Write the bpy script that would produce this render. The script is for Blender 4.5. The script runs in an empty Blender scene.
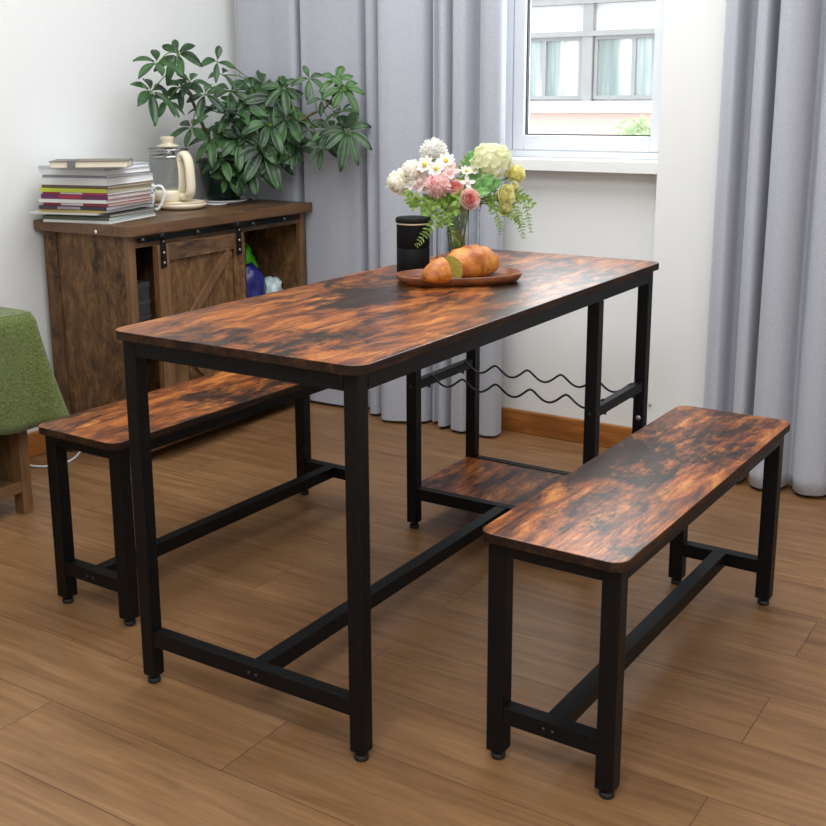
import bpy, bmesh, math, random
from mathutils import Vector, Matrix, noise
S = bpy.context.scene
COL = S.collection
PI = math.pi
R_ = math.radians

# ------------------------------------------------------------------ camera
FPX, YAW, PITCH, ROLL = 1121.9666, 0.5768, 0.2259, -0.0065
CPOS = Vector((-1.4926, -1.0560, 1.1856))
PPX, PPY = 400.066, 355.878
FW = Vector((math.cos(PITCH)*math.cos(YAW), math.cos(PITCH)*math.sin(YAW), -math.sin(PITCH)))
RT0 = Vector((math.sin(YAW), -math.cos(YAW), 0))
UP0 = RT0.cross(FW)
RT = math.cos(ROLL)*RT0 + math.sin(ROLL)*UP0
UP = -math.sin(ROLL)*RT0 + math.cos(ROLL)*UP0
def on_plane(u, v, ax, val):
    d = FW + (u-PPX)/FPX*RT - (v-PPY)/FPX*UP
    t = (val-CPOS[ax])/d[ax]
    return CPOS + t*d
cam_d = bpy.data.cameras.new('camera')
cam = bpy.data.objects.new('camera', cam_d); COL.objects.link(cam)
M3 = Matrix((RT, UP, -FW)).transposed()
cam.matrix_world = Matrix.Translation(CPOS) @ M3.to_4x4()
cam_d.sensor_width = 36; cam_d.lens = FPX*36/826
cam_d.shift_x = (413-PPX)/826; cam_d.shift_y = (PPY-413)/826
cam_d.clip_start = .05; cam_d.clip_end = 200
S.camera = cam

# ------------------------------------------------------------------ materials
def srgb(r, g, b):
    f = lambda c: (c/255/12.92) if c/255 <= .04045 else ((c/255+.055)/1.055)**2.4
    return (f(r), f(g), f(b), 1)
class NT:
    def __init__(s, name):
        s.m = bpy.data.materials.new(name); s.m.use_nodes = True
        s.t = s.m.node_tree; s.b = s.t.nodes['Principled BSDF']; s.out = s.t.nodes['Material Output']
    def n(s, typ, **kw):
        nd = s.t.nodes.new(typ)
        for k, v in kw.items():
            if k.startswith('i_'):
                key = k[2:].replace('_', ' ')
                nd.inputs[key].default_value = v
            else: setattr(nd, k, v)
        return nd
    def l(s, a, b): s.t.links.new(a, b)
    def ramp(s, fac, stops):
        r = s.n('ShaderNodeValToRGB'); e = r.color_ramp.elements
        while len(e) < len(stops): e.new(.5)
        for el, (p, c) in zip(e, stops): el.position = p; el.color = c
        s.l(fac, r.inputs[0]); return r.outputs[0]
    def mix(s, typ, fac, a, b):
        m = s.n('ShaderNodeMix', data_type='RGBA', blend_type=typ)
        for sock, val in ((m.inputs[0], fac), (m.inputs[6], a), (m.inputs[7], b)):
            if hasattr(val, 'is_output'): s.l(val, sock)
            else: sock.default_value = val
        return m.outputs[2]
    def coords(s, scale=(1,1,1), rot=(0,0,0), rand=True):
        tc = s.n('ShaderNodeTexCoord'); mp = s.n('ShaderNodeMapping')
        mp.inputs['Scale'].default_value = scale; mp.inputs['Rotation'].default_value = rot
        if rand:
            oi = s.n('ShaderNodeObjectInfo')
            mu = s.n('ShaderNodeMath', operation='MULTIPLY'); mu.inputs[1].default_value = 13.7
            s.l(oi.outputs['Random'], mu.inputs[0])
            ad = s.n('ShaderNodeVectorMath', operation='ADD')
            s.l(tc.outputs['Object'], ad.inputs[0]); s.l(mu.outputs[0], ad.inputs[1])
            s.l(ad.outputs[0], mp.inputs[0])
        else: s.l(tc.outputs['Object'], mp.inputs[0])
        return mp.outputs[0]
    def noise(s, vec, scale, detail=4, rough=.55, dist=0):
        n = s.n('ShaderNodeTexNoise'); n.inputs['Scale'].default_value = scale
        n.inputs['Detail'].default_value = detail; n.inputs['Roughness'].default_value = rough
        n.inputs['Distortion'].default_value = dist
        s.l(vec, n.inputs['Vector']); return n.outputs['Fac']
    def bump(s, h, strength=.2, dist=.002):
        b = s.n('ShaderNodeBump'); b.inputs['Strength'].default_value = strength
        b.inputs['Distance'].default_value = dist
        s.l(h, b.inputs['Height']); s.l(b.outputs[0], s.b.inputs['Normal'])

def plain(name, col, rough=.5, metal=0, spec=.5, var=0, scale=40, bump=0, sub=0):
    m = NT(name); m.b.inputs['Roughness'].default_value = rough
    m.b.inputs['Metallic'].default_value = metal
    m.b.inputs['Specular IOR Level'].default_value = spec
    if var or bump:
        v = m.coords(rand=False); f = m.noise(v, scale, 4)
        c2 = tuple(min(1, x*(1+var)) for x in col[:3])+(1,); c1 = tuple(x*(1-var) for x in col[:3])+(1,)
        m.l(m.ramp(f, [(.3, c1), (.7, c2)]), m.b.inputs['Base Color'])
        if bump: m.bump(f, bump, .002)
    else: m.b.inputs['Base Color'].default_value = col
    if sub: m.b.inputs['Subsurface Weight'].default_value = sub; m.b.inputs['Subsurface Radius'].default_value = (.01,.008,.005)
    return m.m

def rustic(name, axis, base, dark, rough=.34, patch=1.0, grain=.45, bump=.25, spec=.5, lim=(.46,.60), ratio=2.3, amount=.93):
    """burnt rustic wood print: brown figure and dark scorched blotches, both drawn out along one axis, with fine embossed grain"""
    m = NT(name)
    def st(across, along):
        k = [across]*3; k[axis] = along; return m.coords(tuple(k))
    fa = m.noise(st(26*patch, 26*patch/(ratio*1.7)), 1.0, 9, .76, .5)
    fb = m.noise(st(7.5*patch, 7.5*patch/ratio), 1.0, 12, .74, .6)
    fc = m.noise(st(46*patch, 46*patch/ratio), 1.0, 8, .76, .3)
    f3 = m.noise(st(240, 4.0), 1.0, 3, .6)
    c = m.ramp(fa, base)
    ad = m.n('ShaderNodeMath', operation='MULTIPLY_ADD'); m.l(fc, ad.inputs[0]); ad.inputs[1].default_value = .30
    k = m.n('ShaderNodeMath', operation='MULTIPLY'); k.inputs[1].default_value = .70; m.l(fb, k.inputs[0]); m.l(k.outputs[0], ad.inputs[2])
    msk = m.ramp(ad.outputs[0], [(lim[0], (amount,)*3+(1,)), ((lim[0]*.6+lim[1]*.4), (amount*.55,)*3+(1,)), (lim[1], (0,0,0,1))])
    c = m.mix('MIX', msk, c, dark)
    g = m.ramp(f3, [(.38, (.42,.40,.38,1)), (.54, (1,1,1,1))])
    m.l(m.mix('MULTIPLY', grain, c, g), m.b.inputs['Base Color'])
    m.b.inputs['Roughness'].default_value = rough
    m.b.inputs['Specular IOR Level'].default_value = spec
    m.bump(f3, bump, .0012)
    return m.m

def C(r, g, b): return srgb(r, g, b)
TOPB = [(.36, C(68,35,20)), (.46, C(122,64,29)), (.55, C(174,99,42)), (.66, C(212,144,74))]
CABB = [(.36, C(78,54,34)), (.50, C(108,77,48)), (.64, C(142,106,68))]
M = {}
M['top'] = rustic('rustic_brown_board', 0, TOPB, C(24,17,15), rough=.32, spec=.36, lim=(.455,.525), grain=.8, patch=.85, ratio=2.1, bump=.45)
M['edge'] = rustic('board_edge', 0, [(.35, C(46,29,19)), (.6, C(80,53,34))], C(32,21,14), rough=.6, spec=.15, patch=2, ratio=6)
M['cab_v'] = rustic('cabinet_wood_upright', 2, CABB, C(38,27,19), rough=.55, spec=.3, grain=.3, patch=1.1, ratio=1.5, lim=(.405,.485), amount=.8)
M['cab_h'] = rustic('cabinet_wood_level', 0, CABB, C(50,34,23), rough=.42, grain=.3, patch=1.3, ratio=2, lim=(.41,.54))
M['cab_edge'] = rustic('cabinet_edge', 0, [(.3, C(98,68,43)), (.7, C(122,87,56))], C(84,58,36), rough=.45, patch=2, ratio=5, lim=(.4,.5))
M['cab_edge_v'] = rustic('cabinet_edge_upright', 2, [(.3, C(104,73,46)), (.7, C(132,96,62))], C(92,64,40), rough=.45, patch=2, ratio=5, lim=(.4,.5))
M['skirting'] = rustic('skirting_wood', 1, [(.3, C(158,96,42)), (.7, C(190,124,60))], C(138,82,36), rough=.35, grain=.3, ratio=6, lim=(.4,.5))
M['black'] = plain('black_powder_coat', C(8,8,9), .48, spec=.22, var=.15, scale=300)
M['blackrub'] = plain('black_rubber', C(14,14,14), .6)
M['wire'] = plain('black_wire', C(14,14,14), .35)
M['screw'] = plain('bright_screw', (.6,.6,.58,1), .3, metal=.9)
M['darkscrew'] = plain('dark_screw', (.05,.05,.05,1), .3, metal=.8)
M['wall'] = plain('white_wall_paint', C(232,232,230), .85, var=.012, scale=3, spec=.2)
M['wallwin'] = plain('white_window_wall_paint', C(234,234,232), .85, var=.012, scale=3, spec=.2)
M['ceil'] = plain('ceiling_paint', C(240,240,238), .9, spec=.1, var=.01, scale=2)
M['upvc'] = plain('white_window_plastic', C(218,220,224), .35, var=.01, scale=4)
M['sill'] = plain('white_stone_sill', C(240,240,238), .25, var=.02, scale=9)
M['gasket'] = plain('black_gasket', C(28,28,30), .6)
M['cream'] = plain('cream_plastic', C(240,228,200), .28, sub=.0)
M['china'] = plain('white_china', C(240,240,240), .15)
M['blueprint'] = plain('blue_print', C(50,70,170), .2)
M['steel'] = plain('brushed_steel', (.55,.54,.52,1), .22, metal=1)
M['paper'] = plain('paper', C(226,220,208), .8, var=.06, scale=400)
M['whitecable'] = plain('white_cable', C(225,225,225), .4)
M['potgreen'] = plain('dark_green_glaze', C(16,42,34), .25)
M['soil'] = plain('soil', C(48,36,26), .95, var=.4, scale=60, bump=.6)
M['bark'] = plain('plant_bark', C(104,92,62), .8, var=.3, scale=60)
M['greenstem'] = plain('plant_green_stem', C(98,128,56), .6, var=.15, scale=60)
M['canister'] = plain('matt_black_tin', C(13,13,14), .65, spec=.2, var=.1, scale=50)
M['band'] = plain('bamboo_band', C(214,196,160), .5)
M['tray'] = rustic('acacia_tray', 0, [(.35, C(112,60,34)), (.7, C(160,98,60))], C(84,44,26), rough=.4, patch=3, grain=.3, ratio=4, lim=(.42,.52))

def thin_glass(name, tint=(1,1,1,1), refl=.9, r=.02):
    m = NT(name); t = m.t
    tr = m.n('ShaderNodeBsdfTransparent'); tr.inputs[0].default_value = tint
    gl = m.n('ShaderNodeBsdfGlossy'); gl.inputs['Roughness'].default_value = r
    lw_ = m.n('ShaderNodeLayerWeight'); lw_.inputs[0].default_value = .5
    pw = m.n('ShaderNodeMath', operation='POWER'); pw.inputs[1].default_value = 3.5; m.l(lw_.outputs['Facing'], pw.inputs[0])
    mu = m.n('ShaderNodeMath', operation='MULTIPLY_ADD'); mu.inputs[1].default_value = refl*.7; mu.inputs[2].default_value = .045
    m.l(pw.outputs[0], mu.inputs[0])
    mx = m.n('ShaderNodeMixShader'); m.l(mu.outputs[0], mx.inputs[0])
    m.l(tr.outputs[0], mx.inputs[1]); m.l(gl.outputs[0], mx.inputs[2])
    m.l(mx.outputs[0], m.out.inputs['Surface']); return m.m
M['pane'] = thin_glass('window_glass', (.97,.985,.98,1), .9)
M['jug'] = thin_glass('jug_glass', (.93,.95,.95,1), 1.0)
def real_glass(name, tint):
    m = NT(name); m.b.inputs['Base Color'].default_value = tint
    m.b.inputs['Transmission Weight'].default_value = 1; m.b.inputs['Roughness'].default_value = .01
    m.b.inputs['IOR'].default_value = 1.48; return m.m
M['vase'] = real_glass('vase_glass', (.93,.96,.98,1))

def floor_mat():
    m = NT('oak_laminate')
    v = m.coords((1,1,1), (0,0,R_(90)), rand=False)
    br = m.n('ShaderNodeTexBrick'); br.offset = .37; br.squash = 1
    br.inputs['Scale'].default_value = 1; br.inputs['Brick Width'].default_value = 1.22
    br.inputs['Row Height'].default_value = .197; br.inputs['Mortar Size'].default_value = .0011
    br.inputs['Mortar Smooth'].default_value = .2
    br.inputs['Color1'].default_value = (0,0,0,1); br.inputs['Color2'].default_value = (1,1,1,1)
    br.inputs['Mortar'].default_value = (.5,.5,.5,1)
    mp = m.n('ShaderNodeMapping'); mp.inputs['Location'].default_value = (.21,-.045,0)
    m.l(v, mp.inputs[0]); m.l(mp.outputs[0], br.inputs['Vector'])
    sep = m.n('ShaderNodeSeparateColor'); m.l(br.outputs['Color'], sep.inputs[0]); rnd = sep.outputs[0]
    def n4(scale_vec, detail, rough, dist, sc):
        q = m.n('ShaderNodeMapping'); q.inputs['Scale'].default_value = scale_vec; m.l(v, q.inputs[0])
        n = m.n('ShaderNodeTexNoise', noise_dimensions='4D'); n.inputs['Scale'].default_value = sc
        n.inputs['Detail'].default_value = detail; n.inputs['Roughness'].default_value = rough; n.inputs['Distortion'].default_value = dist
        mu = m.n('ShaderNodeMath', operation='MULTIPLY'); mu.inputs[1].default_value = 9; m.l(rnd, mu.inputs[0])
        m.l(q.outputs[0], n.inputs['Vector']); m.l(mu.outputs[0], n.inputs['W']); return n.outputs['Fac']
    a = n4((1.1,9,9), 7, .66, 1.6, 1.6)
    g = n4((3,90,90), 4, .6, .3, 1.0)
    ad = m.n('ShaderNodeMath', operation='MULTIPLY_ADD'); m.l(g, ad.inputs[0]); ad.inputs[1].default_value = .42
    k = m.n('ShaderNodeMath', operation='MULTIPLY'); k.inputs[1].default_value = .72; m.l(a, k.inputs[0]); m.l(k.outputs[0], ad.inputs[2])
    base = m.ramp(ad.outputs[0], [(.34, C(98,68,43)), (.48, C(124,89,57)), (.60, C(139,102,67)), (.76, C(158,120,80))])
    tone = m.ramp(rnd, [(0, (.88,.87,.86,1)), (1, (1.0,1.0,1.0,1))])
    c = m.mix('MULTIPLY', 1.0, base, tone)
    c = m.mix('MIX', br.outputs['Fac'], c, C(86,58,37))
    m.l(c, m.b.inputs['Base Color'])
    rr = m.ramp(g, [(.3, (.42,.42,.42,1)), (.7, (.34,.34,.34,1))]); m.l(rr, m.b.inputs['Roughness'])
    m.b.inputs['Specular IOR Level'].default_value = .4
    inv = m.n('ShaderNodeMath', operation='SUBTRACT'); inv.inputs[0].default_value = 1; m.l(br.outputs['Fac'], inv.inputs[1])
    m.bump(inv.outputs[0], .3, .0008)
    return m.m
M['floor'] = floor_mat()

def fabric(name, c1, c2, sx=(900,900,260), rough=.95, sheen=.3, blot=0):
    m = NT(name); v = m.coords(sx, rand=False)
    f = m.noise(v, 1, 2, .6); v2 = m.coords((sx[0]*.3, sx[1]*.3, sx[2]*3), rand=False); f2 = m.noise(v2, 1, 2, .6)
    ad = m.n('ShaderNodeMath', operation='ADD'); m.l(f, ad.inputs[0]); m.l(f2, ad.inputs[1])
    hf = m.n('ShaderNodeMath', operation='MULTIPLY'); hf.inputs[1].default_value = .5; m.l(ad.outputs[0], hf.inputs[0])
    m.l(m.ramp(hf.outputs[0], [(.36, c1), (.64, c2)]), m.b.inputs['Base Color'])
    m.b.inputs['Roughness'].default_value = rough; m.b.inputs['Specular IOR Level'].default_value = .15
    m.b.inputs['Sheen Weight'].default_value = sheen
    m.bump(hf.outputs[0], .25, .001); return m.m
M['curtain'] = fabric('grey_linen_curtain', C(166,168,177), C(184,186,194), (500,500,160))
M['cloth'] = fabric('green_woven_cloth', C(48,58,28), C(120,130,74), (300,300,300), sheen=.2)

def leafmat(name, a, b, sc=30, rough=.4, trans=.12):
    m = NT(name); v = m.coords(rand=False); f = m.noise(v, sc, 3)
    c = m.ramp(f, [(.3, a), (.7, b)]); m.l(c, m.b.inputs['Base Color']); m.b.inputs['Roughness'].default_value = rough
    tl = m.n('ShaderNodeBsdfTranslucent'); m.l(c, tl.inputs[0])
    mx = m.n('ShaderNodeMixShader'); mx.inputs[0].default_value = trans
    m.l(m.b.outputs[0], mx.inputs[1]); m.l(tl.outputs[0], mx.inputs[2]); m.l(mx.outputs[0], m.out.inputs['Surface'])
    return m.m
M['leaf'] = leafmat('umbrella_plant_leaf', C(18,40,27), C(74,112,62), 13, .4)
M['leaf2'] = leafmat('umbrella_plant_young_leaf', C(44,84,30), C(74,120,46), 14)
M['sprig'] = leafmat('bouquet_leaf', C(92,130,40), C(156,184,84), 60, .5, .25)
M['bigleaf'] = leafmat('broad_leaf', C(70,126,50), C(132,184,104), 40, .45, .2)
def petal(name, a, b, sc=60): return leafmat(name, a, b, sc, .8, .5)
M['p_white'] = petal('white_petal', C(252,250,242), C(255,254,250))
M['p_cream'] = petal('cream_petal', C(255,248,232), C(255,252,244))
M['p_pale'] = petal('pale_pink_petal', C(246,214,208), C(252,236,230))
M['p_pink'] = petal('pink_petal', C(255,208,206), C(255,232,229))
M['p_deep'] = petal('deep_pink_petal', C(243,146,142), C(250,184,178))
M['p_rose'] = petal('rose_petal', C(254,214,203), C(255,234,227))
M['p_hyd'] = petal('greenish_white_petal', C(234,234,190), C(248,248,226))
M['p_yel'] = petal('yellow_petal', C(240,230,130), C(250,246,186))
M['p_gyel'] = petal('green_yellow_petal', C(238,232,158), C(248,244,198))
M['p_olive'] = petal('olive_petal', C(218,208,126), C(236,228,160))
M['p_core'] = plain('yellow_flower_core', C(226,190,70), .8)

def bread_mat():
    m = NT('bread_crust'); v = m.coords(rand=False); f = m.noise(v, 20, 8, .7, .6)
    m.l(m.ramp(f, [(.34, C(128,60,14)), (.46, C(178,98,26)), (.56, C(198,126,42)), (.68, C(216,164,76))]), m.b.inputs['Base Color'])
    m.b.inputs['Roughness'].default_value = .42; f2 = m.noise(v, 34, 6, .65); m.bump(f2, .8, .006); return m.m
M['crust'] = bread_mat()
M['crumb'] = plain('bread_crumb', C(172,152,66), .9, var=.35, scale=260, bump=.8)

def flat_mat(c, rough=.5): return plain('cover_%d_%d_%d' % c, srgb(*c), rough)

# ------------------------------------------------------------------ mesh helpers
class MB:
    def __init__(s): s.v = []; s.f = []; s.smooth = []
    def add(s, vs, fs, smooth=False):
        o = len(s.v); s.v += [tuple(p) for p in vs]; s.f += [tuple(i+o for i in f) for f in fs]; s.smooth += [smooth]*len(fs)
        return s
    def box(s, x0, x1, y0, y1, z0, z1, mat=None):
        vs = [Vector((x, y, z)) for z in (z0, z1) for y in (y0, y1) for x in (x0, x1)]
        if mat is not None: vs = [mat @ p for p in vs]
        return s.add(vs, [(0,2,3,1), (4,5,7,6), (0,1,5,4), (2,6,7,3), (0,4,6,2), (1,3,7,5)])
    def tube(s, pts, r, n=8, cap=True):
        pts = [Vector(p) for p in pts]; rs = r if isinstance(r, (list, tuple)) else [r]*len(pts)
        vs = []; fs = []; ref = None
        for i, p in enumerate(pts):
            t = (pts[min(i+1, len(pts)-1)] - pts[max(i-1, 0)]).normalized()
            if ref is None: ref = Vector((0,0,1)) if abs(t.z) < .9 else Vector((1,0,0))
            a = (ref - t*ref.dot(t)).normalized(); b = t.cross(a); ref = a
            for k in range(n):
                q = 2*PI*k/n; vs.append(p + (a*math.cos(q) + b*math.sin(q))*rs[i])
        for i in range(len(pts)-1):
            for k in range(n): fs.append((i*n+k, i*n+(k+1) % n, (i+1)*n+(k+1) % n, (i+1)*n+k))
        if cap: fs += [tuple(range(n))[::-1], tuple((len(pts)-1)*n+k for k in range(n))]
        return s.add(vs, fs, True)
    def lathe(s, prof, c=(0,0,0), n=32, sx=1, sy=1, smooth=True, close=False):
        vs = []; fs = []
        for r, z in prof:
            for k in range(n):
                q = 2*PI*k/n; vs.append((c[0]+r*math.cos(q)*sx, c[1]+r*math.sin(q)*sy, c[2]+z))
        m = len(prof)
        for i in range(m-1 if not close else m):
            j = (i+1) % m
            for k in range(n): fs.append((i*n+k, i*n+(k+1) % n, j*n+(k+1) % n, j*n+k))
        if not close:
            if prof[0][0] > 1e-6: fs.append(tuple(range(n))[::-1])
            if prof[-1][0] > 1e-6: fs.append(tuple((m-1)*n+k for k in range(n)))
        return s.add(vs, fs, smooth)
    def rrect(s, x0, x1, y0, y1, z0, z1, r, seg=6):
        pts = []
        for cx, cy, a0 in ((x1-r, y1-r, 0), (x0+r, y1-r, 90), (x0+r, y0+r, 180), (x1-r, y0+r, 270)):
            for k in range(seg+1):
                a = R_(a0+90*k/seg); pts.append((cx+r*math.cos(a), cy+r*math.sin(a)))
        n = len(pts)
        vs = [(x, y, z0) for x, y in pts] + [(x, y, z1) for x, y in pts]
        fs = [tuple(range(n))[::-1], tuple(range(n, 2*n))] + [(k, (k+1) % n, n+(k+1) % n, n+k) for k in range(n)]
        return s.add(vs, fs)
    def patch(s, fn, nu, nv, smooth=True):
        vs = [fn(i/nu, j/nv) for i in range(nu+1) for j in range(nv+1)]
        fs = [(i*(nv+1)+j, (i+1)*(nv+1)+j, (i+1)*(nv+1)+j+1, i*(nv+1)+j+1) for i in range(nu) for j in range(nv)]
        return s.add(vs, fs, smooth)
    def sphere(s, c, r, n=12, m=8):
        sx, sy, sz = r if isinstance(r, (tuple, list)) else (r, r, r)
        prof = [(max(1e-6, math.sin(PI*i/m)), -math.cos(PI*i/m)) for i in range(m+1)]
        vs = []; fs = []
        for rr, z in prof:
            for k in range(n):
                q = 2*PI*k/n; vs.append((c[0]+rr*sx*math.cos(q), c[1]+rr*sy*math.sin(q), c[2]+z*sz))
        for i in range(m):
            for k in range(n): fs.append((i*n+k, i*n+(k+1) % n, (i+1)*n+(k+1) % n, (i+1)*n+k))
        return s.add(vs, fs, True)
    def build(s, name, mat, parent=None, bevel=0, solid=0, seg=2, offset=0):
        me = bpy.data.meshes.new(name); me.from_pydata(s.v, [], s.f); me.update()
        me.polygons.foreach_set('use_smooth', s.smooth)
        bm = bmesh.new(); bm.from_mesh(me); bmesh.ops.recalc_face_normals(bm, faces=bm.faces) if not solid else None
        bm.to_mesh(me); bm.free()
        mats = mat if isinstance(mat, (list, tuple)) else [mat]
        for m_ in mats: me.materials.append(M[m_] if isinstance(m_, str) else m_)
        o = bpy.data.objects.new(name, me); COL.objects.link(o)
        if parent is not None: o.parent = parent
        if solid:
            md = o.modifiers.new('thick', 'SOLIDIFY'); md.thickness = solid; md.offset = offset
        if bevel:
            md = o.modifiers.new('soft', 'BEVEL'); md.width = bevel; md.segments = seg; md.limit_method = 'ANGLE'; md.angle_limit = R_(40)
        return o
def box(name, mat, parent, x0, x1, y0, y1, z0, z1, bevel=.0015):
    return MB().box(x0, x1, y0, y1, z0, z1).build(name, mat, parent, bevel)
def tag(o, label, cat, group=None):
    o['label'] = label; o['category'] = cat
    if group: o['group'] = group
    return o
def struct(o): o['kind'] = 'structure'; return o
def thing(name, label, cat, loc=(0,0,0), rz=0, group=None):
    o = bpy.data.objects.new(name, None); COL.objects.link(o); o.empty_display_size = .05
    o.location = loc; o.rotation_euler = (0, 0, rz); return tag(o, label, cat, group)
def copy_tree(o, parent=None):
    c = o.copy(); COL.objects.link(c)
    if parent is not None: c.parent = parent
    for ch in list(o.children): copy_tree(ch, c)
    return c
def smooth_path(pts, n=8):
    """Catmull-Rom through pts"""
    P = [Vector(p) for p in pts]; P = [P[0]*2-P[1]] + P + [P[-1]*2-P[-2]]; out = []
    for i in range(1, len(P)-2):
        for k in range(n):
            t = k/n; a, b, c, d = P[i-1], P[i], P[i+1], P[i+2]
            out.append(.5*((2*b)+(c-a)*t+(2*a-5*b+4*c-d)*t*t+(3*b-a-3*c+d)*t**3))
    out.append(P[-2]); return out

# ------------------------------------------------------------------ room shell
XW, YW, XF, YR, ZC = 2.024, 2.00, -3.0, -2.6, 2.65
XP = 1.95            # front of the pier right of the window
struct(MB().box(XF-.1, XP+.6, YR-.1, YW+.12, -.06, 0).build('floor', 'floor'))
struct(MB().box(XF-.1, 2.30, YR-.1, YW+.12, ZC, ZC+.08).build('ceiling', 'ceil'))
struct(MB().box(XF-.1, 2.30, YW, YW+.12, 0, ZC).build('wall_left', 'wall'))
struct(MB().box(XF-.1, 2.30, YR-.12, YR, 0, ZC).build('wall_right', 'wall'))
struct(MB().box(XF-.12, XF, YR, YW, 0, ZC).build('wall_front', 'wall'))
WY0, WY1, WZ0, WZ1 = .216, 1.45, .985, 2.35      # window opening
w = MB()
w.box(XW, 2.26, WY0, YW, 0, .945)          # wall under the window
w.box(XW, 2.26, WY0, YW, WZ1, ZC)
w.box(XW, 2.26, WY1, YW, .945, WZ1)
w.box(XP, 2.26, YR, .2124, 0, ZC)           # pier
w.box(2.06, 2.26, .2124, WY0, 0, ZC)
w.box(XW, 2.06, .2124, WY0, 0, ZC)
struct(w.build('wall_back', 'wallwin'))
struct(MB().box(XW-.016, XW, .2124, 1.985, 0, .085).build('baseboard_back', 'skirting', None, .004))
struct(MB().box(XP-.016, XP, YR, .2124, 0, .085).build('baseboard_right', 'skirting', None, .004))
struct(MB().box(XF, XW-.016, YW-.016, YW, 0, .085).build('baseboard_left', 'skirting', None, .004))
s_ = MB().box(XW-.072, XW+.001, .2125, .80, .945, .983).box(XW+.001, 2.24, .2165, WY1, .945, .983).build('trim_1', 'sill', None, .002); struct(s_)
# window: outer frame, opening sash, fixed light
wf = bpy.data.objects.new('window_1', None); COL.objects.link(wf); wf.location = (2.10, 0, 0); struct(wf)
fx0, fx1 = -.03, .035
f = MB()
f.box(fx0, fx1, WY0+.0, WY0+.024, .983, WZ1); f.box(fx0, fx1, WY1-.05, WY1, .983, WZ1)
f.box(fx0, fx1, WY0+.024, WY1-.05, .983, 1.008); f.box(fx0, fx1, WY0+.024, WY1-.05, WZ1-.05, WZ1)
f.box(fx0, fx1, .79, .845, 1.008, WZ1-.05)
f.build('window_frame', 'upvc', wf, .003)
def sash(y0, y1, xo, name, st=.045, bt=.05):
    z0, z1 = 1.008, WZ1-.05
    s = MB(); x0, x1 = xo-.022, xo+.022
    s.box(x0, x1, y0, y0+st, z0, z1); s.box(x0, x1, y1-st, y1, z0, z1)
    s.box(x0, x1, y0+st, y1-st, z0, z0+bt); s.box(x0, x1, y0+st, y1-st, z1-bt, z1)
    o = s.build(name, 'upvc', wf, .003)
    g = MB(); e = .004; a, b, c, d = y0+st, y1-st, z0+bt, z1-bt
    g.box(xo-.008, xo+.008, a, a+e, c, d); g.box(xo-.008, xo+.008, b-e, b, c, d); g.box(xo-.008, xo+.008, a+e, b-e, c, c+e); g.box(xo-.008, xo+.008, a+e, b-e, d-e, d)
    g.build('gasket', 'gasket', o)
    MB().box(xo-.003, xo+.003, a+e, b-e, c+e, d-e).build('window_pane', 'pane', o)
    return o
sash(.242, .785, -.012, 'window_sash', .042)
sash(.85, 1.395, .01, 'window_sash', .02, .05)
# small marks on the wall
tag(MB().lathe([(.0, .004), (.004, .004), (.006, .0)], n=10).build('wall_screw', 'steel'), 'small round metal screw head in the white wall near the floor', 'screw')
ws = bpy.data.objects['wall_screw']; pz = on_plane(650, 405, 0, XP); ws.location = pz; ws.rotation_euler = (0, R_(-90), 0)

# ------------------------------------------------------------------ outside
FXB = 20.0
def fy(u): return on_plane(u, 60, 0, FXB).y
bld = thing('building', 'pale office block with grey window bands across the street', 'building', (FXB, 8, -4))
def bb(name, mat, x0, x1, y0, y1, z0, z1): return MB().box(x0-FXB, x1-FXB, y0-8, y1-8, z0+4, z1+4).build(name, mat, bld)
M['fac_white'] = plain('facade_white', C(226,226,228), .8, var=.03, scale=2)
M['fac_grey'] = plain('facade_grey_frame', C(150,148,148), .7, var=.05, scale=4)
def brickm():
    m = NT('facade_pink_brick'); v = m.coords((1,1,1), (R_(90),0,R_(90)), rand=False)
    b = m.n('ShaderNodeTexBrick'); b.inputs['Scale'].default_value = 4.2
    b.inputs['Color1'].default_value = C(204,160,148); b.inputs['Color2'].default_value = C(212,170,158); b.inputs['Mortar'].default_value = C(216,186,176)
    m.l(v, b.inputs['Vector']); m.l(b.outputs[0], m.b.inputs['Base Color']); m.b.inputs['Roughness'].default_value = .9; return m.m
M['fac_brick'] = brickm()
def facglass():
    m = NT('facade_glass'); v = m.coords((.1,2.2,.12), rand=False); f_ = m.noise(v, 2.0, 2)
    m.l(m.ramp(f_, [(.35, C(120,134,132)), (.5, C(158,168,166)), (.64, C(206,212,212))]), m.b.inputs['Base Color'])
    m.b.inputs['Roughness'].default_value = .2; return m.m
M['fac_glass'] = facglass()
bb('brick_band', 'fac_brick', FXB, FXB+3, -6, 30, -4, .88)
bb('ledge', 'fac_white', FXB-.18, FXB+3, -6, 30, .88, 1.10)
bb('wall', 'fac_white', FXB+.1, FXB+3, -6, 30, 1.10, 6.5)
bb('ledge', 'fac_grey', FXB-.1, FXB+.1, -6, 30, 2.36, 2.46)
bb('ledge', 'fac_grey', FXB-.1, FXB+.1, -6, 30, 2.98, 3.08)
py = 8.40
for k in range(-5, 6):
    c = py + 2.75*k
    bb('pillar', 'fac_grey', FXB-.06, FXB+.1, c-.11, c+.11, 1.10, 2.36); bb('pillar', 'fac_grey', FXB-.06, FXB+.1, c-.11, c+.11, 2.46, 2.98)
    for z0, z1 in ((1.14, 2.36), (3.08, 4.4)):
        a, b = c+.13, c+2.62
        fr = MB()
        for y0, y1 in ((a, a+.07), (a+.80, a+.88), (a+1.62, a+1.70), (b-.07, b)): fr.box(0, .1, y0-8, y1-8, z0+4.07, z1+3.93)
        fr.box(0, .1, a-8, b-8, z0+4, z0+4.07); fr.box(0, .1, a-8, b-8, z1+3.93, z1+4)
        o = fr.build('window', 'fac_grey', bld)
        MB().box(.06, .09, a-8, b-8, z0+4, z1+4).build('window_pane', 'fac_glass', o)
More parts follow.
